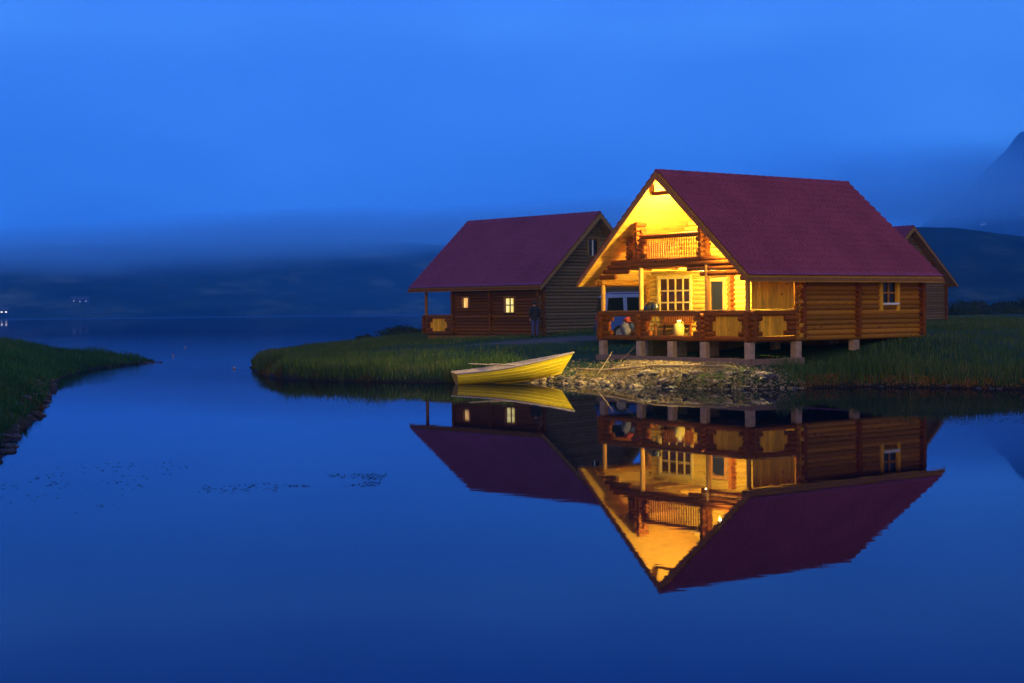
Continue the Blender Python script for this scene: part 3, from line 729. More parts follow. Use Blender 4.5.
# ------------------------------------------------------------------ rowing boat
BL = 3.72
bo = empty('rowing_boat', (-1.92, 50.35, .0), 0, 'yellow wooden rowing boat pulled bow first onto the stony shore', 'boat', rot=(math.radians(2), math.radians(-4.2), math.radians(14)))
def bsec(t):          # half beam, gunwale height, keel height, at t = 0 stern .. 1 bow
    hb = .60*(.80+.32*t-.02)*(1-max(0, (t-.35)/.65)**2.3) if t > .35 else .60*(.80+.9*t*(1-t/.7)*1.0)
    hb = .60*min(1, .78+.75*t)*(1-max(0, (t-.4)/.6)**2.2)
    g_ = .40+.02*t+.30*t**2.6; kz = -.10+.16*max(0, (t-.62)/.38)**2.0+.05*(1-t)**3
    return max(hb, .012), g_, kz
def hull(mb, off=0., inner=False):
    ns, nr = 36, 25
    vs = []
    for i in range(ns+1):
        t_ = i/ns; hb, gz, kz = bsec(t_)
        for q in range(-nr+1, nr):
            w = abs(q)/(nr-1); sg = 1 if q >= 0 else -1
            y = hb*(1-(1-w)**2.1)**.8 if w < 1 else hb
            z = kz+(gz-kz)*(w**1.35)
            lap = .012*((w*6) % 1)          # clinker strakes
            y = max(0, y-off*1.0+(0 if inner else lap*(y > .05)))
            x = BL*t_ - .0 + (.75*(z+.05)*max(0, (t_-.55)/.45)**2 if t_ > .55 else 0) - (.18*(z+.1)*(1-t_/.3) if t_ < .3 else 0)
            vs.append((x, sg*y, z+(off*.8 if inner and w < .9 else 0)))
    n = 2*nr-1; fs = []
    for i in range(ns):
        for q in range(n-1):
            f = (i*n+q, i*n+q+1, (i+1)*n+q+1, (i+1)*n+q); fs.append(f if inner else f[::-1])
    mb.add(vs, fs, False); return vs, n, ns
mb = MB(); hv, hn, hs = hull(mb); hu = mb.build('hull', M['boat_y'], bo)
mb = MB(); iv, _, _ = hull(mb, .03, True); mb.build('inner_hull', M['boat_in'], bo)
mb = MB(); sec = [Vector(p) for p in hv[:hn]]; mb.prism([p+Vector((.0, 0, 0)) for p in sec], (.035, 0, 0)); mb.build('transom', M['boat_o'], bo)
for side in (0, hn-1):
    mb = MB(); mb.tube([Vector(hv[i*hn+side])+Vector((0, 0, .0)) for i in range(hs+1)], .032, 8); mb.build('gunwale', M['boat_rim'], bo)
for x, hwid in ((.85, .42), (1.85, .45), (2.8, .28)):
    mb = MB(); mb.box((x-.12, -hwid, .2), (x+.12, hwid, .23)); mb.build('thwart', M['boat_in'], bo, .008)
mb = MB(); mb.tube([Vector(hv[i*hn+hn//2])+Vector((0, 0, -.02)) for i in range(hs+1)], .025, 6); mb.build('keel', M['boat_y'], bo)
bo_m = Matrix.LocRotScale(bo.location, bo.rotation_euler.to_quaternion(), None)
def oar(p0, p1, label):
    a, b = bo_m @ Vector(p0), bo_m @ Vector(p1); d = b-a; L_ = d.length
    e = empty('oar', a, 0, label, 'oar', 'oars resting in the yellow boat'); e.rotation_mode = 'QUATERNION'; e.rotation_quaternion = d.to_track_quat('X', 'Z')
    mb = MB(); mb.tube([(0, 0, 0), (.15, 0, 0), (L_*.7, 0, 0)], [.02, .026, .026], 8); mb.build('shaft', M['oar'], e)
    mb = MB(); mb.prism([(L_*.7, -.03, -.012), (L_*.78, -.075, -.012), (L_, -.07, -.012), (L_+.02, 0, -.012), (L_, .07, -.012), (L_*.78, .075, -.012), (L_*.7, .03, -.012)], (0, 0, .024)); mb.build('blade', M['oar'], e)
oar((2.9, .10, .34), (.62, .70, .62), 'pale oar lying across the boat, its dull blade pointing left past the far side')
oar((3.0, -.15, .36), (1.35, .47, .56), 'shorter-looking white oar nearer the middle of the yellow boat')

# ------------------------------------------------------------------ parked car behind the lit cabin
def make_car(loc, rz):
    e = empty('parked_car', loc, rz, 'blue tall estate car with pale pillars, parked behind the lit porch', 'car')
    # local x: rear 0 .. front 4.7 ; y: width ; z up
    low = [(0.05, .45), (.0, .75), (.02, 1.12), (3.35, 1.16), (4.45, 1.05), (4.68, .85), (4.7, .45), (4.2, .32), (.5, .32)]
    mb = MB(); mb.prism([(x, -.92, z) for x, z in low], (0, 1.84, 0)); mb.build('body', M['car'], e, .06)
    top = [(.04, 1.12), (.16, 1.92), (.35, 2.0), (2.5, 1.99), (3.4, 1.15)]
    vs = []
    for x, z in top:
        k_ = .88 - .14*(z-1.12)
        vs += [(x, -k_, z), (x, k_, z)]
    n = len(top); fs = [(2*i, 2*i+1, 2*i+3, 2*i+2) for i in range(n-1)]
    fs += [tuple(2*i for i in range(n))[::-1] if False else tuple(2*i for i in range(n)), tuple(2*i+1 for i in range(n))[::-1], (1, 0, 2*n-2, 2*n-1)]
    mb = MB(); mb.add(vs, fs); mb.build('cabin_shell', M['car_trim'], e, .03)
    def yk(z): return .88-.14*(z-1.12)+.006
    for sg in (-1, 1):
        for q in ([(.28, 1.2), (.36, 1.84), (.98, 1.86), (1.0, 1.2)], [(1.16, 1.2), (1.15, 1.86), (1.98, 1.86), (2.02, 1.2)], [(2.12, 1.2), (2.1, 1.86), (2.44, 1.85), (3.16, 1.2)]):
            mb = MB(); mb.prism([(x, sg*yk(z), z) for x, z in q], (0, sg*.008, 0)); mb.build('side_window', M['glass'], e)
        mb = MB(); mb.tube([(.4, sg*.66, 2.0), (.45, sg*.66, 2.07), (2.3, sg*.66, 2.07), (2.36, sg*.66, 2.0)], .018, 8); mb.build('roof_rail', M['car_trim'], e)
        mb = MB(); mb.box((-.012, sg*.72-.13, .85), (.03, sg*.72+.13, 1.1)); mb.build('tail_lamp', M['redlens'], e, .02)
        mb = MB(); mb.box((4.6, sg*.66-.16, .78), (4.70, sg*.66+.16, .95)); mb.build('headlight', M['white'], e, .02)
        mb = MB(); mb.ball((2.95, sg*1.02, 1.2), (.1, .08, .08), 10, 6); mb.build('mirror', M['car'], e)
        for x in (.85, 3.85):
            mb = MB(); mb.tube([(x, sg*.72, .34), (x, sg*.94, .34)], .34, 24); ty = mb.build('wheel', M['tyre'], e)
            mb = MB(); mb.tube([(x, sg*.93, .34), (x, sg*.952, .34)], .21, 18); mb.build('rim', M['rim'], ty)
        for x in (1.85, 2.75):
            mb = MB(); mb.box((x-.1, sg*.925-.012, 1.0), (x+.1, sg*.925+.012, 1.03)); mb.build('door_handle', M['car_trim'], e)
    mb = MB(); mb.prism([(.032, -.72, 1.22), (.032, .72, 1.22), (.13, .68, 1.86), (.13, -.68, 1.86)], (-.012, 0, 0)); mb.build('rear_window', M['glass'], e)
    mb = MB(); mb.prism([(3.36, -.78, 1.2), (3.36, .78, 1.2), (2.58, .70, 1.93), (2.58, -.70, 1.93)], (.014, 0, .012)); mb.build('windscreen', M['glass'], e)
    mb = MB(); mb.box((4.62, -.95, .4), (4.78, .95, .62)); mb.build('bumper', M['darkmetal'], e, .03)
    mb = MB(); mb.box((-.08, -.95, .4), (.08, .95, .62)); mb.build('bumper', M['darkmetal'], e, .03)
    return e
make_car((3.72, 62.6, hz(5.8, 63)), math.radians(4))

# ------------------------------------------------------------------ person by the second cabin
def skin_chain(name, nodes, edges, mat, parent, root=0, sub=2):
    me = bpy.data.meshes.new(name); me.from_pydata([n[:3] for n in nodes], edges, []); me.materials.append(mat)
    o = bpy.data.objects.new(name, me); COL.objects.link(o); o.parent = parent
    sk = o.modifiers.new('skin', 'SKIN'); sk.use_smooth_shade = True
    lay = me.skin_vertices[0].data if len(me.skin_vertices) else None
    if lay is None:
        bpy.context.view_layer.objects.active = o; lay = me.skin_vertices[0].data
    for i, n in enumerate(nodes):
        r = n[3]; lay[i].radius = (r, r*(n[4] if len(n) > 4 else 1)); lay[i].use_root = i == root
    sb = o.modifiers.new('subdivision', 'SUBSURF'); sb.levels = sub; sb.render_levels = sub
    return o
pe = empty('person', (1.13, 71.3, hz(1.13, 71.3)), math.radians(20), 'person in a dark hooded jacket and blue jeans standing by the second cabin\'s near corner', 'person')
nodes = [(0, 0, .95, .07), (0, 0, 1.12, .10), (0, 0, 1.30, .11), (0, 0, 1.44, .08), (0, 0, 1.52, .052), (0, .01, 1.60, .075), (0, .01, 1.70, .085), (0, .005, 1.77, .05),
         (.17, 0, 1.40, .055), (.22, .0, 1.14, .042), (.22, .06, .92, .03), (.215, .08, .85, .034), (.212, .1, .77, .018),
         (-.17, 0, 1.40, .055), (-.22, .0, 1.14, .042), (-.22, .06, .92, .03), (-.215, .08, .85, .034), (-.212, .1, .77, .018),
         (.10, 0, .86, .085), (.105, .015, .48, .058), (.11, -.01, .09, .042), (.115, .13, .035, .035),
         (-.10, 0, .86, .085), (-.105, .015, .48, .058), (-.11, -.01, .09, .042), (-.115, .13, .035, .035)]
edges = [(0, 1), (1, 2), (2, 3), (3, 4), (4, 5), (5, 6), (6, 7), (3, 8), (8, 9), (9, 10), (10, 11), (11, 12), (3, 13), (13, 14), (14, 15), (15, 16), (16, 17), (0, 18), (18, 19), (19, 20), (20, 21), (0, 22), (22, 23), (23, 24), (24, 25)]
skin_chain('body', nodes, edges, M['skin'], pe)
jk = [(0, 0, .74, .19, .95), (0, 0, 1.12, .175, .9), (0, 0, 1.32, .185, .85), (0, 0, 1.45, .14), (0, -.02, 1.55, .10),
      (.19, 0, 1.40, .075), (.24, 0, 1.14, .062), (.235, .06, .93, .05), (-.19, 0, 1.40, .075), (-.24, 0, 1.14, .062), (-.235, .06, .93, .05)]
skin_chain('jacket', jk, [(0, 1), (1, 2), (2, 3), (3, 4), (3, 5), (5, 6), (6, 7), (3, 8), (8, 9), (9, 10)], M['jacket'], pe)
tr = [(0, 0, .92, .145, .85), (.10, 0, .82, .10), (.105, .015, .48, .078), (.112, -.01, .07, .066), (-.10, 0, .82, .10), (-.105, .015, .48, .078), (-.112, -.01, .07, .066)]
skin_chain('jeans', tr, [(0, 1), (1, 2), (2, 3), (0, 4), (4, 5), (5, 6)], M['jeans'], pe)
mb = MB(); mb.ball((0, -.012, 1.69), (.102, .112, .115), 16, 10); mb.build('hair', M['hair'], pe)
for s in (-1, 1):
    mb = MB(); mb.ball((s*.115, .06, .05), (.055, .14, .055), 12, 8); mb.build('shoe', M['black'], pe)

# ------------------------------------------------------------------ stones, driftwood
def rock(x, y, r, mat, label, group, sink=.3):
    mb = MB(); n, m_ = 14, 9
    sx, sy, sz = r*random.uniform(.9, 1.5), r*random.uniform(.7, 1.1), r*random.uniform(.45, .75)
    mb.ball((0, 0, 0), (sx, sy, sz), n, m_)
    V = np.array(mb.v); sd = random.randint(0, 9999)
    kk = 1+.55*(vnoise(V[:, 0]/r*1.7+sd, V[:, 1]/r*1.7+V[:, 2]/r*2.1, sd)-.5)+.3*(vnoise(V[:, 0]/r*4+sd, V[:, 1]/r*4+V[:, 2]/r*3, sd+1)-.5)
    mb.v = [tuple(v) for v in V*kk[:, None]]; mb.sm = [False]*len(mb.f)
    o = mb.build('rock', mat); o.location = (x, y, max(hz(x, y), -.05)+sz*(1-sink*2)*.5); o.rotation_euler = (random.uniform(-.2, .2), random.uniform(-.2, .2), random.uniform(0, 6))
    return tag(o, label, 'rock', group)
def shore_pts(poly, i0, i1, n):
    pts = poly[i0:i1+1]; L_ = np.r_[0, np.cumsum(np.hypot(*np.diff(pts, axis=0).T))]
    s = np.sort(rng.uniform(0, L_[-1], n)); return np.stack([np.interp(s, L_, pts[:, k]) for k in (0, 1)], 1)
for x, y in shore_pts(PEN, 9, 15, 74):
    d = random.uniform(-.35, 1.15); big = random.random() < .3
    rock(x+random.uniform(-.1, .1), y+d, random.uniform(.12, .19) if big else random.uniform(.06, .14), M['stone'] if random.random() < .6 else M['stone_dark'],
         'rough pale stone among the many on the lit shore below the front porch', 'stones on the lit shore')
for x, y in shore_pts(PEN, 8, 11, 12):
    rock(x+random.uniform(-.1, .1), y+random.uniform(-.35, .0), random.uniform(.05, .13), M['stone_dark'] if random.random() < .6 else M['stone'], 'dark wet stone at the waterline beneath the boat\'s bow', 'stones beneath the bow')
for x, y in shore_pts(LEFT, 1, 6, 46):
    rock(x+random.uniform(-.5, .2), y, random.uniform(.06, .17), M['stone_dark'], 'dark stone along the foot of the left grassy bank', 'stones along the left bank')
for x, y in shore_pts(LEFT, 9, 11, 16):
    rock(x+random.uniform(-.2, .5), y, random.uniform(.06, .15), M['stone_dark'], 'low dark stone at the tip of the left grassy spit', 'stones at the left spit tip')
for x, y in shore_pts(PEN, 15, 19, 12):
    rock(x+random.uniform(-.2, .2), y+random.uniform(-.25, .15), random.uniform(.05, .12), M['stone_dark'], 'dark stone under the dry grass edge of the right bank', 'stones under the right bank')
# long washed-up pole in front of the sill beam
mb = MB(); pts = [(2.35, 52.2), (3.1, 51.0), (3.9, 49.7), (4.9, 48.6), (6.0, 47.75), (7.0, 47.3)]
mb.tube([(x, y, hz(x, y)+.06) for x, y in pts], [.03, .045, .05, .045, .04, .02], 8)
tag(mb.build('driftwood_pole', M['drift']), 'long pale bent pole lying on the bank just in front of the cabin\'s ground beam', 'driftwood')
for i, (x, y, r_) in enumerate(((3.0, 50.6, .9), (3.5, 50.9, -.5))):
    mb = MB(); z = hz(x, y)+.05; mb.tube([(x, y, z), (x+.45*math.cos(r_), y+.5*math.sin(r_), z+.35), (x+.9*math.cos(r_), y+.9*math.sin(r_), z+.75)], [.018, .014, .006], 6)
    tag(mb.build('driftwood_stick', M['drift']), ('thin bare stick leaning up to the right by the left end of the ground beam', 'thin bare stick leaning away below the porch\'s left corner')[i], 'driftwood')

# ------------------------------------------------------------------ grass
def blades(name, pts, hgt, wid, mat, lean=.35, base=None):
    n = len(pts); z = height(pts) if base is None else base
    ang = rng.uniform(0, 2*PI, n); ld = rng.uniform(0, 2*PI, n); ln = rng.uniform(.05, lean, n)*hgt
    hx, hy = np.cos(ang)*wid/2, np.sin(ang)*wid/2; lx, ly = np.cos(ld)*ln, np.sin(ld)*ln
    V = np.zeros((n, 5, 3))
    V[:, 0] = np.stack([pts[:, 0]-hx, pts[:, 1]-hy, z-.03], 1); V[:, 1] = np.stack([pts[:, 0]+hx, pts[:, 1]+hy, z-.03], 1)
    m = .5
    V[:, 2] = np.stack([pts[:, 0]+hx*.75+lx*.3, pts[:, 1]+hy*.75+ly*.3, z+hgt*m], 1); V[:, 3] = np.stack([pts[:, 0]-hx*.75+lx*.3, pts[:, 1]-hy*.75+ly*.3, z+hgt*m], 1)
    V[:, 4] = np.stack([pts[:, 0]+lx, pts[:, 1]+ly, z+hgt*(1-.25*ln/np.maximum(hgt, .01))], 1)
    I = np.arange(n)*5
    T = np.concatenate([np.stack([I, I+1, I+2], 1), np.stack([I, I+2, I+3], 1), np.stack([I+3, I+2, I+4], 1)])
    o = bpy.data.objects.new(name, numpy_mesh(name, V.reshape(-1, 3), T, mat)); COL.objects.link(o)
    return tag(o, kind='stuff')
def scatter(n, x0, x1, y0, y1): return np.stack([rng.uniform(x0, x1, n), rng.uniform(y0, y1, n)], 1)
def free(p):
    """no blades under cabins, on the beach or on the gravel"""
    k = np.ones(len(p), bool)
    for o_, th in (((5.087, 50.715), .6263), ((-2.42, 81.63), -.787), ((20.6, 103.05), -.95)):
        d = p-np.array(o_); a = d@np.array([math.cos(th), math.sin(th)]); v = d@np.array([math.sin(th), -math.cos(th)])
        k &= ~((a > .5) & (a < 9.6) & (np.abs(v) < 4.15))
    k &= ~(rng.uniform(0, 1, len(p)) < beachness(p)*(sdf(p, PEN) < 9)*1.02)
    g_ = np.hypot((p[:, 0]-2.5)/9.5, (p[:, 1]-65.5)/5.5)+.5*(vnoise(p[:, 0]*.9, p[:, 1]*.9, 77)-.5)
    k &= ~((g_ < .95) & (rng.uniform(0, 1, len(p)) < .9))
    return k
p = scatter(260000, -15, 27, 38, 72); s = sdf(p, PEN); clump = vnoise(p[:, 0]*.8, p[:, 1]*.8, 61)
edge = np.exp(-np.maximum(s-.1, 0)/2.5)
keep = (s > .03) & free(p) & (rng.uniform(0, 1, len(p)) < (.12+.88*edge))
p = p[keep]; s = s[keep]; clump = clump[keep]
hh = (.14+.30*np.exp(-s/3.2)+.10*(p[:, 0] > 9)*np.exp(-s/6))*(.30+1.4*clump)*rng.uniform(.6, 1.2, len(p))
blades('bank_grass', p, hh, rng.uniform(.016, .034, len(p)), M['grass'], .6)
p = scatter(140000, -16, 40, 70, 135); s = sdf(p, PEN); keep = (s > .15) & free(p); p = p[keep]
blades('meadow_grass', p, rng.uniform(.10, .26, len(p))*(.6+.8*vnoise(p[:, 0]*.4, p[:, 1]*.4, 62)), rng.uniform(.02, .045, len(p)), M['grass'], .7)
p = scatter(330000, -36, -8, 22, 79); s = sdf(p, LEFT); edge = np.exp(-np.maximum(s-.2, 0)/5)
keep = (s > .02) & (rng.uniform(0, 1, len(p)) < .25+.75*edge); p = p[keep]; s = s[keep]
blades('left_bank_grass', p, rng.uniform(.12, .32, len(p))*(.3+1.4*vnoise(p[:, 0]*.9, p[:, 1]*.9, 63)), rng.uniform(.014, .03, len(p)), M['turf'], .7)
for nm, pl, box_, n_ in (('bank_seed_stalks', PEN, (-14, 27, 40, 68), 5200), ('left_bank_seed_stalks', LEFT, (-34, -8, 24, 78), 5200)):
    p = scatter(n_, *box_); s = sdf(p, pl); p = p[(s > .2) & (free(p) if pl is PEN else s > 0) & (vnoise(p[:, 0]*.6, p[:, 1]*.6, 91) > .42)]
    blades(nm, p, rng.uniform(.3, .62, len(p)), rng.uniform(.010, .018, len(p)), M['grass'], .5)
# dry grass hanging over the cut edges
q = shore_pts(PEN, 15, 21, 9000); nrm2 = rng.uniform(-.05, .45, len(q)); q = q+np.stack([np.zeros(len(q)), nrm2], 1)
k_ = vnoise(q[:, 0]*1.2, q[:, 1]*1.2, 71) > rng.uniform(0, .5, len(q)); q = q[k_]
blades('dry_edge_grass', q, rng.uniform(.05, .17, len(q)), rng.uniform(.014, .026, len(q)), M['dry_bright'], 1.2)
q = shore_pts(PEN, 2, 9, 5200); q = q+rng.uniform(-.1, .4, q.shape); k_ = vnoise(q[:, 0]*1.1, q[:, 1]*1.1, 72) > .62; q = q[k_]
blades('dry_edge_grass', q, rng.uniform(.1, .3, len(q)), rng.uniform(.016, .03, len(q)), M['dry'], .9)
q = shore_pts(LEFT, 2, 6, 3500); q = q+np.stack([rng.uniform(-1.2, .1, len(q)), rng.uniform(-.4, .4, len(q))], 1); k_ = vnoise(q[:, 0]*1.1, q[:, 1]*1.1, 73) > .66; q = q[k_]
blades('dry_edge_grass', q, rng.uniform(.15, .30, len(q)), rng.uniform(.012, .022, len(q)), M['dry'], .8)
# straw washed up round the bow and on the beach
q = scatter(15000, .9, 9.6, 45, 53); s = sdf(q, PEN); k_ = (s > .02) & (s < 1.7) & (vnoise(q[:, 0]*1.5, q[:, 1]*1.5, 74) > .45)& (rng.uniform(0, 1, len(q)) < 1-sstep(6.5, 8.5, q[:, 0])); q = q[k_]
blades('beach_straw', q, rng.uniform(.05, .2, len(q)), rng.uniform(.012, .022, len(q)), M['straw'], 2.2)
# gravel and small pebbles
def pebbles(name, pts, r, mat):
    n = len(pts); base = np.array([(1, 0, 0), (-1, 0, 0), (0, 1, 0), (0, -1, 0), (0, 0, .7), (0, 0, -.7)]); fc = np.array([(0, 2, 4), (2, 1, 4), (1, 3, 4), (3, 0, 4), (2, 0, 5), (1, 2, 5), (3, 1, 5), (0, 3, 5)])
    a = rng.uniform(0, 6.3, n); c, s_ = np.cos(a), np.sin(a)
    B = base[None]*rng.uniform(.6, 1.4, (n, 6, 1))*r[:, None, None]
    V = np.stack([B[..., 0]*c[:, None]-B[..., 1]*s_[:, None], B[..., 0]*s_[:, None]+B[..., 1]*c[:, None], B[..., 2]], -1)
    V += np.column_stack([pts, height(pts)+r*.2])[:, None]
    F = (np.arange(n)[:, None, None]*6+fc[None]).reshape(-1, 3)
    o = bpy.data.objects.new(name, numpy_mesh(name, V.reshape(-1, 3), F, mat)); COL.objects.link(o); return tag(o, kind='stuff')
M['pebble'] = simple('pebbles', (.28, .21, .12), .9, .3, 3, island=.7)
q = scatter(15000, 1, 9.3, 44.5, 55); s = sdf(q, PEN); q = q[(s > -.25) & (s < 5.5) & (rng.uniform(0, 1, len(q)) < np.exp(-np.maximum(s, 0)/1.6))]
pebbles('beach_gravel', q, rng.uniform(.015, .06, len(q)), M['pebble'])
# floating water weed
def flecks(name, pts):
    n = len(pts); a = rng.uniform(0, 6.3, n); r = rng.uniform(.012, .04, n); c, d = np.cos(a)*r, np.sin(a)*r; z = np.full(n, .004)
    V = np.stack([np.stack([pts[:, 0]+c, pts[:, 1]+d, z], 1), np.stack([pts[:, 0]-d*.5, pts[:, 1]+c*.5, z+.004], 1), np.stack([pts[:, 0]-c, pts[:, 1]-d, z], 1), np.stack([pts[:, 0]+d*.5, pts[:, 1]-c*.5, z+.002], 1)], 1)
    o = bpy.data.objects.new(name, numpy_mesh(name, V.reshape(-1, 3), np.arange(4*n).reshape(-1, 4), M['weed'])); COL.objects.link(o); return tag(o, kind='stuff')
q = np.concatenate([scatter(420, -3.4, -2.0, 21.2, 22.9), scatter(90, -4.6, -3.4, 20.6, 21.8), scatter(420, -8.9, -5.4, 18.5, 25), scatter(90, -13.8, -12.0, 62, 69)])
flecks('water_weed', q[vnoise(q[:, 0]*1.5, q[:, 1]*1.1, 83) > .38])
q = scatter(5200, 8.2, 17, 31, 43.5); flecks('marsh_weed', q[(vnoise(q[:, 0]*.45, q[:, 1]*1.3, 81) > .5)])

# ------------------------------------------------------------------ shrubs, floats, far buildings
def shrub(x, y, rx, rz, label, n=2600):
    e = empty('shrub', (x, y, hz(x, y)), 0, label, 'shrub', 'shrubs in the field')
    d = rng.normal(size=(n, 3)); d /= np.linalg.norm(d, axis=1)[:, None]; d[:, 2] = np.abs(d[:, 2])
    lob = .65+.7*vnoise(d[:, 0]*2.5+x, d[:, 1]*2.5+d[:, 2]*3, int(x*7) % 97)
    c = d*rng.uniform(.25, 1, (n, 1))**.5*lob[:, None]*np.array([rx, rx*.8, rz])
    t1 = rng.normal(size=(n, 3)); t1 /= np.linalg.norm(t1, axis=1)[:, None]; t2 = np.cross(t1, d); s_ = rng.uniform(.05, .12, (n, 1))*max(1, rx/1.6)
    V = np.stack([c-t1*s_, c+t2*s_*.6, c+t1*s_, c-t2*s_*.6], 1).reshape(-1, 3); F = np.arange(4*n).reshape(-1, 4)
    o = bpy.data.objects.new('foliage', numpy_mesh('foliage', V, F, M['bush'])); COL.objects.link(o); o.parent = e
    mb = MB()
    for t_ in range(5):
        a = t_*1.26; mb.tube([(0, 0, -.1), (rx*.3*math.cos(a), rx*.3*math.sin(a), rz*.4), (rx*.5*math.cos(a), rx*.5*math.sin(a), rz*.7)], [.05, .035, .012], 6)
    mb.build('stems', M['frame_b'], e)
for x, y, rx, rz_, lb in ((53, 168, 3.4, 1.7, 'low dark shrub in the field just right of the far cabin'), (58.5, 172, 3.0, 1.3, 'low dark shrub in the field, middle of the three by the right edge'),
                          (65.5, 176, 5.0, 2.0, 'wide low dark shrub in the field at the right edge'),
                          (-10.5, 104, .8, .45, 'small dark tuft on the crest of the grassy point, against the lake'), (-7.4, 100, 1.7, .7, 'low dark bush on the shore left of the second cabin\'s porch')):
    shrub(x, y, rx, rz_, lb)
for x, y, lb in ((-20.6, 88, 'tiny pale float on the water just off the left spit\'s tip, nearer one'), (-24.6, 109, 'tiny pale float on the water beyond the left spit, farther one'), (-12.75, 66.4, 'tiny pale float close to the tip of the grassy point')):
    e = empty('float', (x, y, 0), 0, lb, 'float', 'pale floats on the lake')
    mb = MB(); mb.ball((0, 0, .03), (.07, .07, .06), 12, 8); mb.build('ball', M['boat_rim'], e)
    mb = MB(); mb.tube([(0, 0, .08), (0, 0, .12)], .015, 8); mb.build('stem', M['boat_rim'], e)
def farm(px, zt, w, label, lit, mat):
    ys = np.arange(900, 2300, 4.); xs = px/1449*ys; zz = left_hill(xs, ys); i_ = int(np.argmax(zz > zt)); x, y, z = xs[i_], ys[i_], zz[i_]
    e = empty('farmhouse', (x, y, z-.6), .15, label, 'farmhouse')
    mb = MB(); mb.box((-w/2, -3, -1), (w/2, 3, 3.2)); mb.prism([(-w/2, -3, 3.2), (-w/2, 3, 3.2), (-w/2, 0, 5.4)], (w, 0, 0)); mb.build('wall', M['jacket'], e)
    mb = MB()
    for s in (-1, 1): mb.prism([(-w/2-.3, s*3.4, 3.0), (-w/2-.3, 0, 5.5), (-w/2-.3, 0, 5.7), (-w/2-.3, s*3.4, 3.2)], (w+.6, 0, 0))
    mb.build('roof', M['darkmetal'], e)
    for i in range(lit):
        mb = MB(); xx = -w/2+w*(i+.5)/lit; mb.box((xx-w*.10, -3.06, 1.0), (xx+w*.10, -3.005, 1.9)); mb.build('window', mat, e)
farm(-507, 4.2, 7, 'tiny farmhouse with bright lamps on the far shore at the left edge', 2, M['lit_far'])
for px, nm in ((-437, 'left'), (-431, 'middle'), (-425, 'right')):
    farm(px, 13, 4.5, 'dim tiny cottage light on the misty far slope, %s of the faint three' % nm, 1, M['lit_dim'])

# ------------------------------------------------------------------ sky, dusk light
w = bpy.data.worlds.new('World'); S.world = w; w.use_nodes = True; nt = w.node_tree; nt.nodes.clear()
out = nt.nodes.new('ShaderNodeOutputWorld'); bg = nt.nodes.new('ShaderNodeBackground'); nt.links.new(bg.outputs[0], out.inputs[0])
tc = N(nt, 'ShaderNodeTexCoord'); sep = N(nt, 'ShaderNodeSeparateXYZ'); nt.links.new(tc.outputs['Generated'], sep.inputs[0])
SUN_EL, SUN_AZ = math.radians(7), math.radians(189)       # afterglow behind the camera
sky = N(nt, 'ShaderNodeTexSky', sky_type='NISHITA', sun_disc=False); sky.sun_elevation = math.radians(1); sky.sun_rotation = SUN_AZ
# overcast veil: blue toward the lake, paler overhead and behind the camera
front = ramp(nt, sep.outputs['Z'], [(0, (.018, .21, 1.05)), (.04, (.036, .315, 1.32)), (.09, (.060, .395, 1.45)), (.19, (.110, .49, 1.50)), (.25, (.035, .24, 1.40)), (.36, (.022, .17, 1.1)), (.7, (.15, .21, .62))]).outputs[0]
rear = ramp(nt, sep.outputs['Z'], [(0, (.34, .24, .30)), (.10, (.30, .25, .40)), (.3, (.20, .25, .55)), (.7, (.14, .22, .62))]).outputs[0]
yb = N(nt, 'ShaderNodeMapRange', interpolation_type='SMOOTHSTEP'); yb.inputs['From Min'].default_value = .45; yb.inputs['From Max'].default_value = -.35
nt.links.new(sep.outputs['Y'], yb.inputs['Value'])
c = mixc(nt, yb.outputs[0], front, rear)
mp = N(nt, 'ShaderNodeMapping'); mp.inputs['Scale'].default_value = (3.2, 3.2, 8); nt.links.new(tc.outputs['Generated'], mp.inputs[0])
cn = N(nt, 'ShaderNodeTexNoise', Scale=1.3, Detail=4.0, Roughness=.5); nt.links.new(mp.outputs[0], cn.inputs['Vector'])
cv = ramp(nt, cn.outputs['Fac'], [(.3, (.80, .84, .88)), (.7, (1.22, 1.17, 1.10))]).outputs[0]
c = mixc(nt, 1.0, c, cv, 'MULTIPLY')
dp = N(nt, 'ShaderNodeVectorMath', operation='DISTANCE'); dp.inputs[1].default_value = (.316, .94, .128); sm = N(nt, 'ShaderNodeMapping'); sm.inputs['Scale'].default_value = (1, 1, 1.9); sm.inputs['Location'].default_value = (0, 0, -.115)
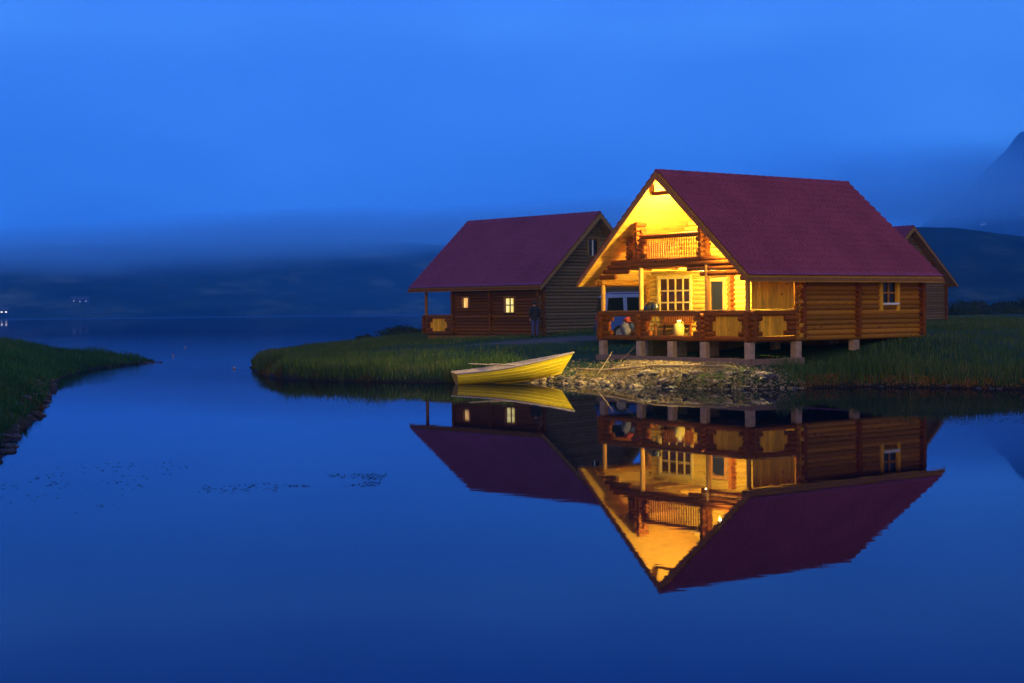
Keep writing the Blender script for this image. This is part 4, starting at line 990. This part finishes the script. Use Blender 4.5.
nt.links.new(tc.outputs['Generated'], sm.inputs[0]); nt.links.new(sm.outputs[0], dp.inputs[0])
nz = N(nt, 'ShaderNodeMath', operation='MULTIPLY_ADD'); nz.inputs[1].default_value = .12; nt.links.new(cn.outputs['Fac'], nz.inputs[0]); nt.links.new(dp.outputs['Value'], nz.inputs[2])
sp2 = ramp(nt, nz.outputs[0], [(.07, (1.5, 1.35, 1.2)), (.22, (1, 1, 1))], 'EASE').outputs[0]
c = mixc(nt, 1.0, c, sp2, 'MULTIPLY')
sk = mixc(nt, 1.0, sky.outputs[0], (.02, .02, .02), 'MULTIPLY')
c = mixc(nt, 1.0, c, sk, 'ADD')
nt.links.new(c, bg.inputs[0]); bg.inputs[1].default_value = 1.0
sl = bpy.data.lights.new('dusk_glow', 'SUN'); sl.energy = 1.15; sl.angle = math.radians(50); sl.color = (1.0, .70, .36)
so = bpy.data.objects.new('dusk_glow', sl); COL.objects.link(so)
az = SUN_AZ; sd = Vector((math.sin(az)*math.cos(SUN_EL), math.cos(az)*math.cos(SUN_EL), math.sin(SUN_EL)))
so.rotation_euler = (sd).to_track_quat('Z', 'Y').to_euler()

# ------------------------------------------------------------------ camera
cd = bpy.data.cameras.new('camera'); co = bpy.data.objects.new('camera', cd); COL.objects.link(co)
cd.sensor_width = 36; cd.lens = 1449/1024*36; cd.clip_end = 20000; cd.clip_start = .1
pit, rol = .0219, .0105
co.location = (0, 0, 2.57)
co.matrix_world = Matrix.Translation((0, 0, 2.57)) @ Matrix.Rotation(PI/2-pit, 4, 'X') @ Matrix.Rotation(-rol, 4, 'Z')
S.camera = co
vs_ = S.view_settings; vs_.view_transform = 'Standard'; vs_.look = 'None'; vs_.exposure = 0; vs_.gamma = 1
S.display_settings.display_device = 'sRGB'
cy = S.cycles; cy.max_bounces = 14; cy.diffuse_bounces = 4; cy.glossy_bounces = 4; cy.volume_bounces = 12; cy.transparent_max_bounces = 8
cy.caustics_reflective = False; cy.caustics_refractive = False; cy.sample_clamp_indirect = 6; cy.use_denoising = True
cy.volume_max_steps = 64
